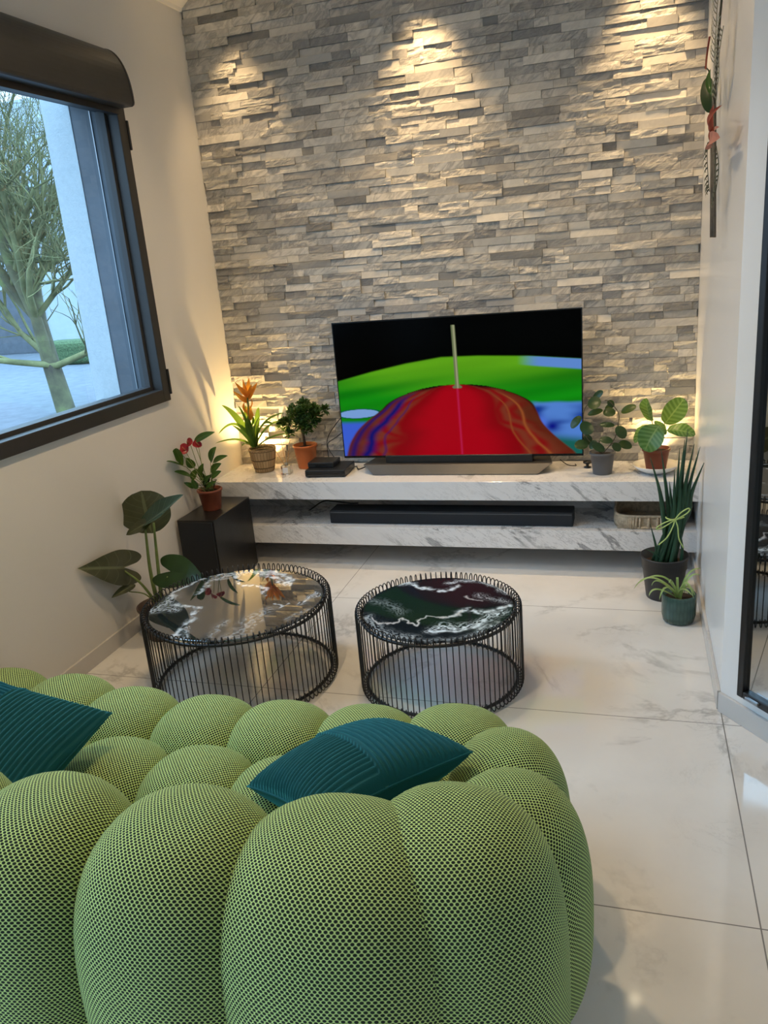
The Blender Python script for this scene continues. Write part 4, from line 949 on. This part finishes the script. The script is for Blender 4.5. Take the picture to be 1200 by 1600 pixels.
coffee_table((.737, -1.617), .350, .336, 100, [
    (A1([(230, 490), (300, 430), (350, 380), (390, 320), (300, 305), (250, 300)]), .012, .9, 'w'), (A1([(140, 330), (200, 300), (250, 260)]), .022, .8, 's'),
    (A1([(120, 340), (180, 330), (240, 320), (270, 330)]), .018, .8, 's'), (A1([(250, 260), (240, 240), (330, 190), (430, 150), (520, 130), (600, 130)]), .008, .9, 'w'),
    (A1([(480, 160), (560, 140), (640, 120), (740, 115), (830, 130)]), .022, .9, 's'), (A1([(600, 140), (620, 195), (700, 195), (760, 210), (750, 240)]), .010, 1, 'w'),
    (A1([(700, 120), (800, 150), (880, 190), (900, 160), (850, 130), (760, 120)]), .016, 1, 'w'), (A1([(380, 240), (430, 200), (450, 170)]), .010, .8, 'w'),
    (A1([(250, 485), (310, 490), (330, 430)]), .010, .7, 's'), (A1([(450, 480), (490, 430), (540, 395)]), .016, .30, 's'), (A1([(560, 480), (640, 440), (700, 370), (760, 335)]), .040, .33, 's'),
    (A1([(960, 290), (1000, 260), (1045, 240)]), .016, .7, 's'), (A1([(820, 290), (840, 315), (890, 290)]), .005, .7, 'w'), (A1([(880, 380), (960, 340), (1000, 320)]), .012, .4, 's')],
    'larger round black wire coffee table with marbled glass top, left of the pair')
coffee_table((1.544, -1.539), .290, .315, 90, [
    (A2([(330, 165), (400, 160), (440, 185), (520, 200), (600, 215), (650, 205), (700, 185)]), .009, .9, 'w'), (A2([(350, 170), (420, 170)]), .014, .8, 's'),
    (A2([(640, 165), (720, 150), (820, 145), (900, 165), (960, 190), (1010, 225)]), .014, .8, 's'), (A2([(830, 240), (900, 260), (1000, 280)]), .016, .45, 's'),
    (A2([(545, 460), (600, 430), (700, 450), (800, 425), (900, 380), (980, 340)]), .022, .95, 's'), (A2([(550, 465), (700, 465), (800, 440), (880, 400)]), .009, .9, 'w'),
    (A2([(720, 340), (780, 325), (850, 350), (950, 330), (1020, 310)]), .012, .9, 'w'), (A2([(830, 470), (850, 440), (900, 440), (950, 410)]), .014, .7, 's'),
    (A2([(180, 380), (200, 420), (300, 420), (360, 385), (430, 435), (500, 370), (560, 370), (640, 385), (700, 360), (730, 335)]), .0035, .9, 'p'),
    (A2([(640, 385), (700, 360), (740, 335)]), .007, .8, 'w'), (A2([(130, 380), (200, 460), (300, 495), (420, 505)]), .026, .42, 's'), (A2([(150, 270), (250, 290), (350, 350)]), .022, .22, 's'),
    (A2([(500, 525), (700, 510), (820, 490)]), .014, .35, 's'), (A2([(750, 245), (790, 270), (860, 280)]), .004, .6, 'p')],
    'smaller round black wire coffee table with marbled glass top, right of the pair')

# ================================================================= SOFA
sofa = thing('bubble_sofa', (1.1, -2.85, 0), 'green bubble sofa in honeycomb mesh fabric, its back towards the viewer', 'sofa')
def sgnp(x, p): return math.copysign(abs(x)**p, x)
def bubble(name, c, r, pole, ez=1.0, exy=1.0, rot=0, sq=.0):
    """rounded cushion: superellipsoid with radii r around c; fabric laid from the pole direction"""
    pole = V3(pole).normalized(); e1 = pole.cross(V3((0, 0, 1)))
    e1 = e1.normalized() if e1.length > .05 else V3((1, 0, 0)); e2 = e1.cross(pole)*-1
    b = MB(); nth, nph = 44, 88; vs = []; uvs = []
    Rm = (r[0]+r[1]+r[2])/3
    # parametrised around the pole so that the seam of the map lies on the hidden side
    for i in range(nth+1):
        th = PI*i/nth
        for k in range(nph):
            ph = 2*PI*k/nph
            d = pole*math.cos(th)+(e1*math.cos(ph)+e2*math.sin(ph))*math.sin(th)
            # superellipsoid radial function
            hx = (abs(d.x/r[0])**exy+abs(d.y/r[1])**exy)**(ez/exy)+abs(d.z/r[2])**ez
            s_ = hx**(-1/ez); p_ = d*s_
            vs.append(p_)
    # arc length along each meridian for an even fabric
    for i in range(nth+1):
        for k in range(nph):
            pass
    arc = [[0]*nph for _ in range(nth+1)]
    for k in range(nph):
        for i in range(1, nth+1): arc[i][k] = arc[i-1][k]+(vs[i*nph+k]-vs[(i-1)*nph+k]).length
    for i in range(nth+1):
        for k in range(nph):
            ph = 2*PI*k/nph; uvs.append((arc[i][k]*math.cos(ph), arc[i][k]*math.sin(ph)))
    ca, sa = math.cos(rot), math.sin(rot)
    vs = [(c[0]+p.x*ca-p.y*sa, c[1]+p.x*sa+p.y*ca, c[2]+p.z) for p in vs]
    fs = [(i*nph+k, i*nph+(k+1) % nph, (i+1)*nph+(k+1) % nph, (i+1)*nph+k) for i in range(nth) for k in range(nph)]
    b.add(vs, fs, uvs)
    return b.build(name, M['fabric'], sofa)
# backrest: tall bubbles with crests near z = .72, bowed round the right end
for x, y, rx_ in ((.22, -3.29, .165), (.40, -3.29, .17), (.66, -3.29, .18), (.93, -3.29, .18), (1.205, -3.29, .185), (1.495, -3.28, .195)):
    bubble('back_bubble', (x, y, .375), (rx_, .20, .345), (0, -1, .55), 3.0, 2.2)
bubble('back_bubble', (1.782, -3.262, .375), (.232, .208, .345), (0.05, -1, .55), 3.0, 2.2)
bubble('back_bubble', (1.958, -3.185, .37), (.195, .20, .345), (.30, -1, .6), 3.0, 2.2)
bubble('arm_bubble', (2.022, -2.955, .32), (.160, .185, .28), (1, -.5, .7), 2.7, 2.1)
bubble('arm_bubble', (1.968, -2.655, .27), (.150, .17, .235), (1, -.1, .9), 2.5, 2.1)
# seat bubbles
for x, y in ((.235, -2.39), (.50, -2.395), (.765, -2.44), (1.04, -2.45), (1.28, -2.445), (1.535, -2.43), (1.785, -2.39)):
    bubble('seat_bubble', (x, y, .215), (.172, .172, .172), (0, -.25, 1), 2.5, 2.3)
for x, y in ((.20, -2.68), (.40, -2.68), (.63, -2.69), (.885, -2.695), (1.145, -2.695), (1.40, -2.70), (1.65, -2.69), (1.80, -2.66)):
    bubble('seat_bubble', (x, y, .21), (.170, .170, .172), (0, -.25, 1), 2.5, 2.3)
for x in (.25, .50, .76, 1.02, 1.27, 1.52, 1.77):
    bubble('seat_bubble', (x, -2.95, .20), (.155, .16, .165), (0, -.25, 1), 2.3, 2.1)
b = MB(); b.prism(oval(1.10, -2.86, .95, .44, 48, 5), 2, .0, .10); b.build('base', M['black_plastic'], sofa)

# pillows
def pillow(center, ex, ey, size, label, flip=1, cross=-.08):
    """pleated velvet pillow: ex along one edge, ey away from it"""
    c = V3(center); ex = V3(ex).normalized(); ez_ = ex.cross(V3(ey)).normalized(); ey = ez_.cross(ex)
    t = thing('throw_pillow', c, label, 'pillow', 'teal pleated velvet pillows')
    n = 150; hw = size/2; th = .088
    for side in (1, -1):
        b = MB(); vs = []; uvs = []
        for i in range(n+1):
            for j in range(n+1):
                u = -1+2*i/n; v = -1+2*j/n
                # pinched corners
                x = hw*u*(1-.07*(1-v*v)*abs(u)**3+.03*abs(v*u)); y = hw*v*(1-.07*(1-u*u)*abs(v)**3+.03*abs(u*v))
                h_ = th*((1-u**2)*(1-v**2))**.42 if abs(u) < 1 and abs(v) < 1 else 0
                z = h_*side
                if side == flip:
                    X = hw*u; Yp = hw*v; amp = .0060*min(1, h_/.02)
                    if X > cross: ph = X/.0142*PI; z += side*(amp*(abs(math.sin(ph+.25*math.sin(Yp*30)))*2-1)+(.004 if X < cross+.012 else 0))
                    else: ph = Yp/.015*PI; z += side*(amp*(abs(math.sin(ph+.25*math.sin(X*30)))*2-1)-.004*min(1, h_/.02))
                vs.append(c+ex*x+ey*y+ez_*z); uvs.append((i/n, j/n))
        fs = [(i*(n+1)+j, (i+1)*(n+1)+j, (i+1)*(n+1)+j+1, i*(n+1)+j+1)[::side] for i in range(n) for j in range(n)]
        b.add(vs, fs, uvs); b.build('pleated_face' if side == flip else 'back_face', M['velvet'], t)
    b = MB(); pts = []
    for (ua, va, ub, vb) in ((-1, -1, 1, -1), (1, -1, 1, 1), (1, 1, -1, 1), (-1, 1, -1, -1)):
        for k in range(20):
            u = ua+(ub-ua)*k/20; v = va+(vb-va)*k/20
            x = hw*u*(1-.07*(1-v*v)*abs(u)**3+.03*abs(v*u)); y = hw*v*(1-.07*(1-u*u)*abs(v)**3+.03*abs(u*v)); pts.append(c+ex*x+ey*y)
    b.tube(pts, .0028, 6, closed=True); b.build('seam', M['velvet'], t)
    return t
pillow((1.632, -2.765, .462), (.66, .75, 0), (-.75, .66, -.33), .39, 'teal pleated velvet pillow at the right end of the sofa', 1, -.02)
d1 = V3((.85, -2.70, .46))-V3((.60, -2.83, .475)); n_ = V3((.12, -.30, .95)).normalized(); d1 = d1-n_*d1.dot(n_); d1.normalize(); d2 = n_.cross(d1)
tip_ = V3((.605, -2.83, .475))+d1*.285; rq = Matrix.Rotation(math.radians(13), 3, n_); d1 = rq @ d1; d2 = rq @ d2
pillow(tip_-d1*.285, (d1-d2), (d1+d2), .47, 'teal pleated velvet pillow at the left end of the sofa', 1, -.02)

# ================================================================= OUTSIDE
ZG = -1.0
b = MB(); b.box((-60, -10, ZG-.1), (-.42, 60, ZG)); tag(b.build('ground', M['tarmac']), kind='structure')
hs = thing('neighbour_house', (-17, 26, ZG), 'white house with a grey roof across the street behind the bare tree', 'house')
b = MB(); b.box((-34, 24, ZG), (-10, 34, 5.2)); b.build('wall', M['house_white'], hs)
b = MB(); b.prism([(23.3, 5.2), (34.5, 5.2), (29, 9.5)], 0, -35, -9.5); b.build('roof', M['house_roof'], hs)
b = MB(); b.box((-24, 23.93, ZG+.05), (-20.5, 24.02, 1.6)); b.build('garage_door', M['slate'], hs)
for x in (-27, -17.5): b = MB(); b.box((x, 23.93, 2.6), (x+1.5, 24.02, 4.2)); b.build('window', M['slate'], hs)
h2 = thing('hedge', (-12, 19, ZG), 'low green hedge beside the street behind the tree', 'hedge')
b = MB(); b.box((-17, 19, ZG), (-6, 20, ZG+.8)); b.build('hedge_body', M['hedge'], h2, bevel=.2)
def tree(base, h):
    t = thing('garden_tree', base, 'bare mossy tree standing outside the window', 'tree')
    rnd = random.Random(12); TR = MB(); BR = MB()
    def grow(p, d, L, r, lvl):
        n = 4; pts = [p]; rs = [r]
        for i in range(n):
            d = (d+V3((rnd.gauss(0, .13), rnd.gauss(0, .13), rnd.gauss(0, .10)+(.06 if lvl > 0 else 0)))).normalized(); p = p+d*L/n; pts.append(p); rs.append(r*(1-.45*(i+1)/n))
        (TR if lvl < 2 else BR).tube(pts, rs, 7 if lvl < 2 else (5 if lvl < 3 else 3), caps=False)
        if lvl >= 5: return
        for k in range((9, 6, 6, 5, 4)[lvl]):
            i = rnd.randint(1, n); q_ = pts[i]; a = rnd.uniform(0, 2*PI); o1 = d.orthogonal().normalized(); o2 = d.cross(o1)
            sp = rnd.uniform(.45, 1.0) if lvl else rnd.uniform(.25, .75)
            dd_ = (d+(o1*math.cos(a)+o2*math.sin(a))*sp).normalized(); grow(q_, dd_, L*rnd.uniform(.5, .8)*(1.3 if lvl == 0 else 1), rs[i]*rnd.uniform(.5, .75), lvl+1)
    grow(V3(base), V3((.03, 0, 1)), h*.36, .21, 0)
    for a in (0.3, 2.6, 4.0): grow(V3(base)+V3((0, 0, 1.0)), V3((math.cos(a), math.sin(a)*.6, .15)).normalized(), 3.0, .075, 2)
    TR.build('trunk', M['tree'], t); BR.build('branches', M['twig'], t)
tb = atZ(104, 645, ZG); tree((tb.x*.62+CAMP.x*.38, tb.y*.62+CAMP.y*.38, ZG-.0), 9.5) if False else tree((tb.x, tb.y, ZG), 11.0)
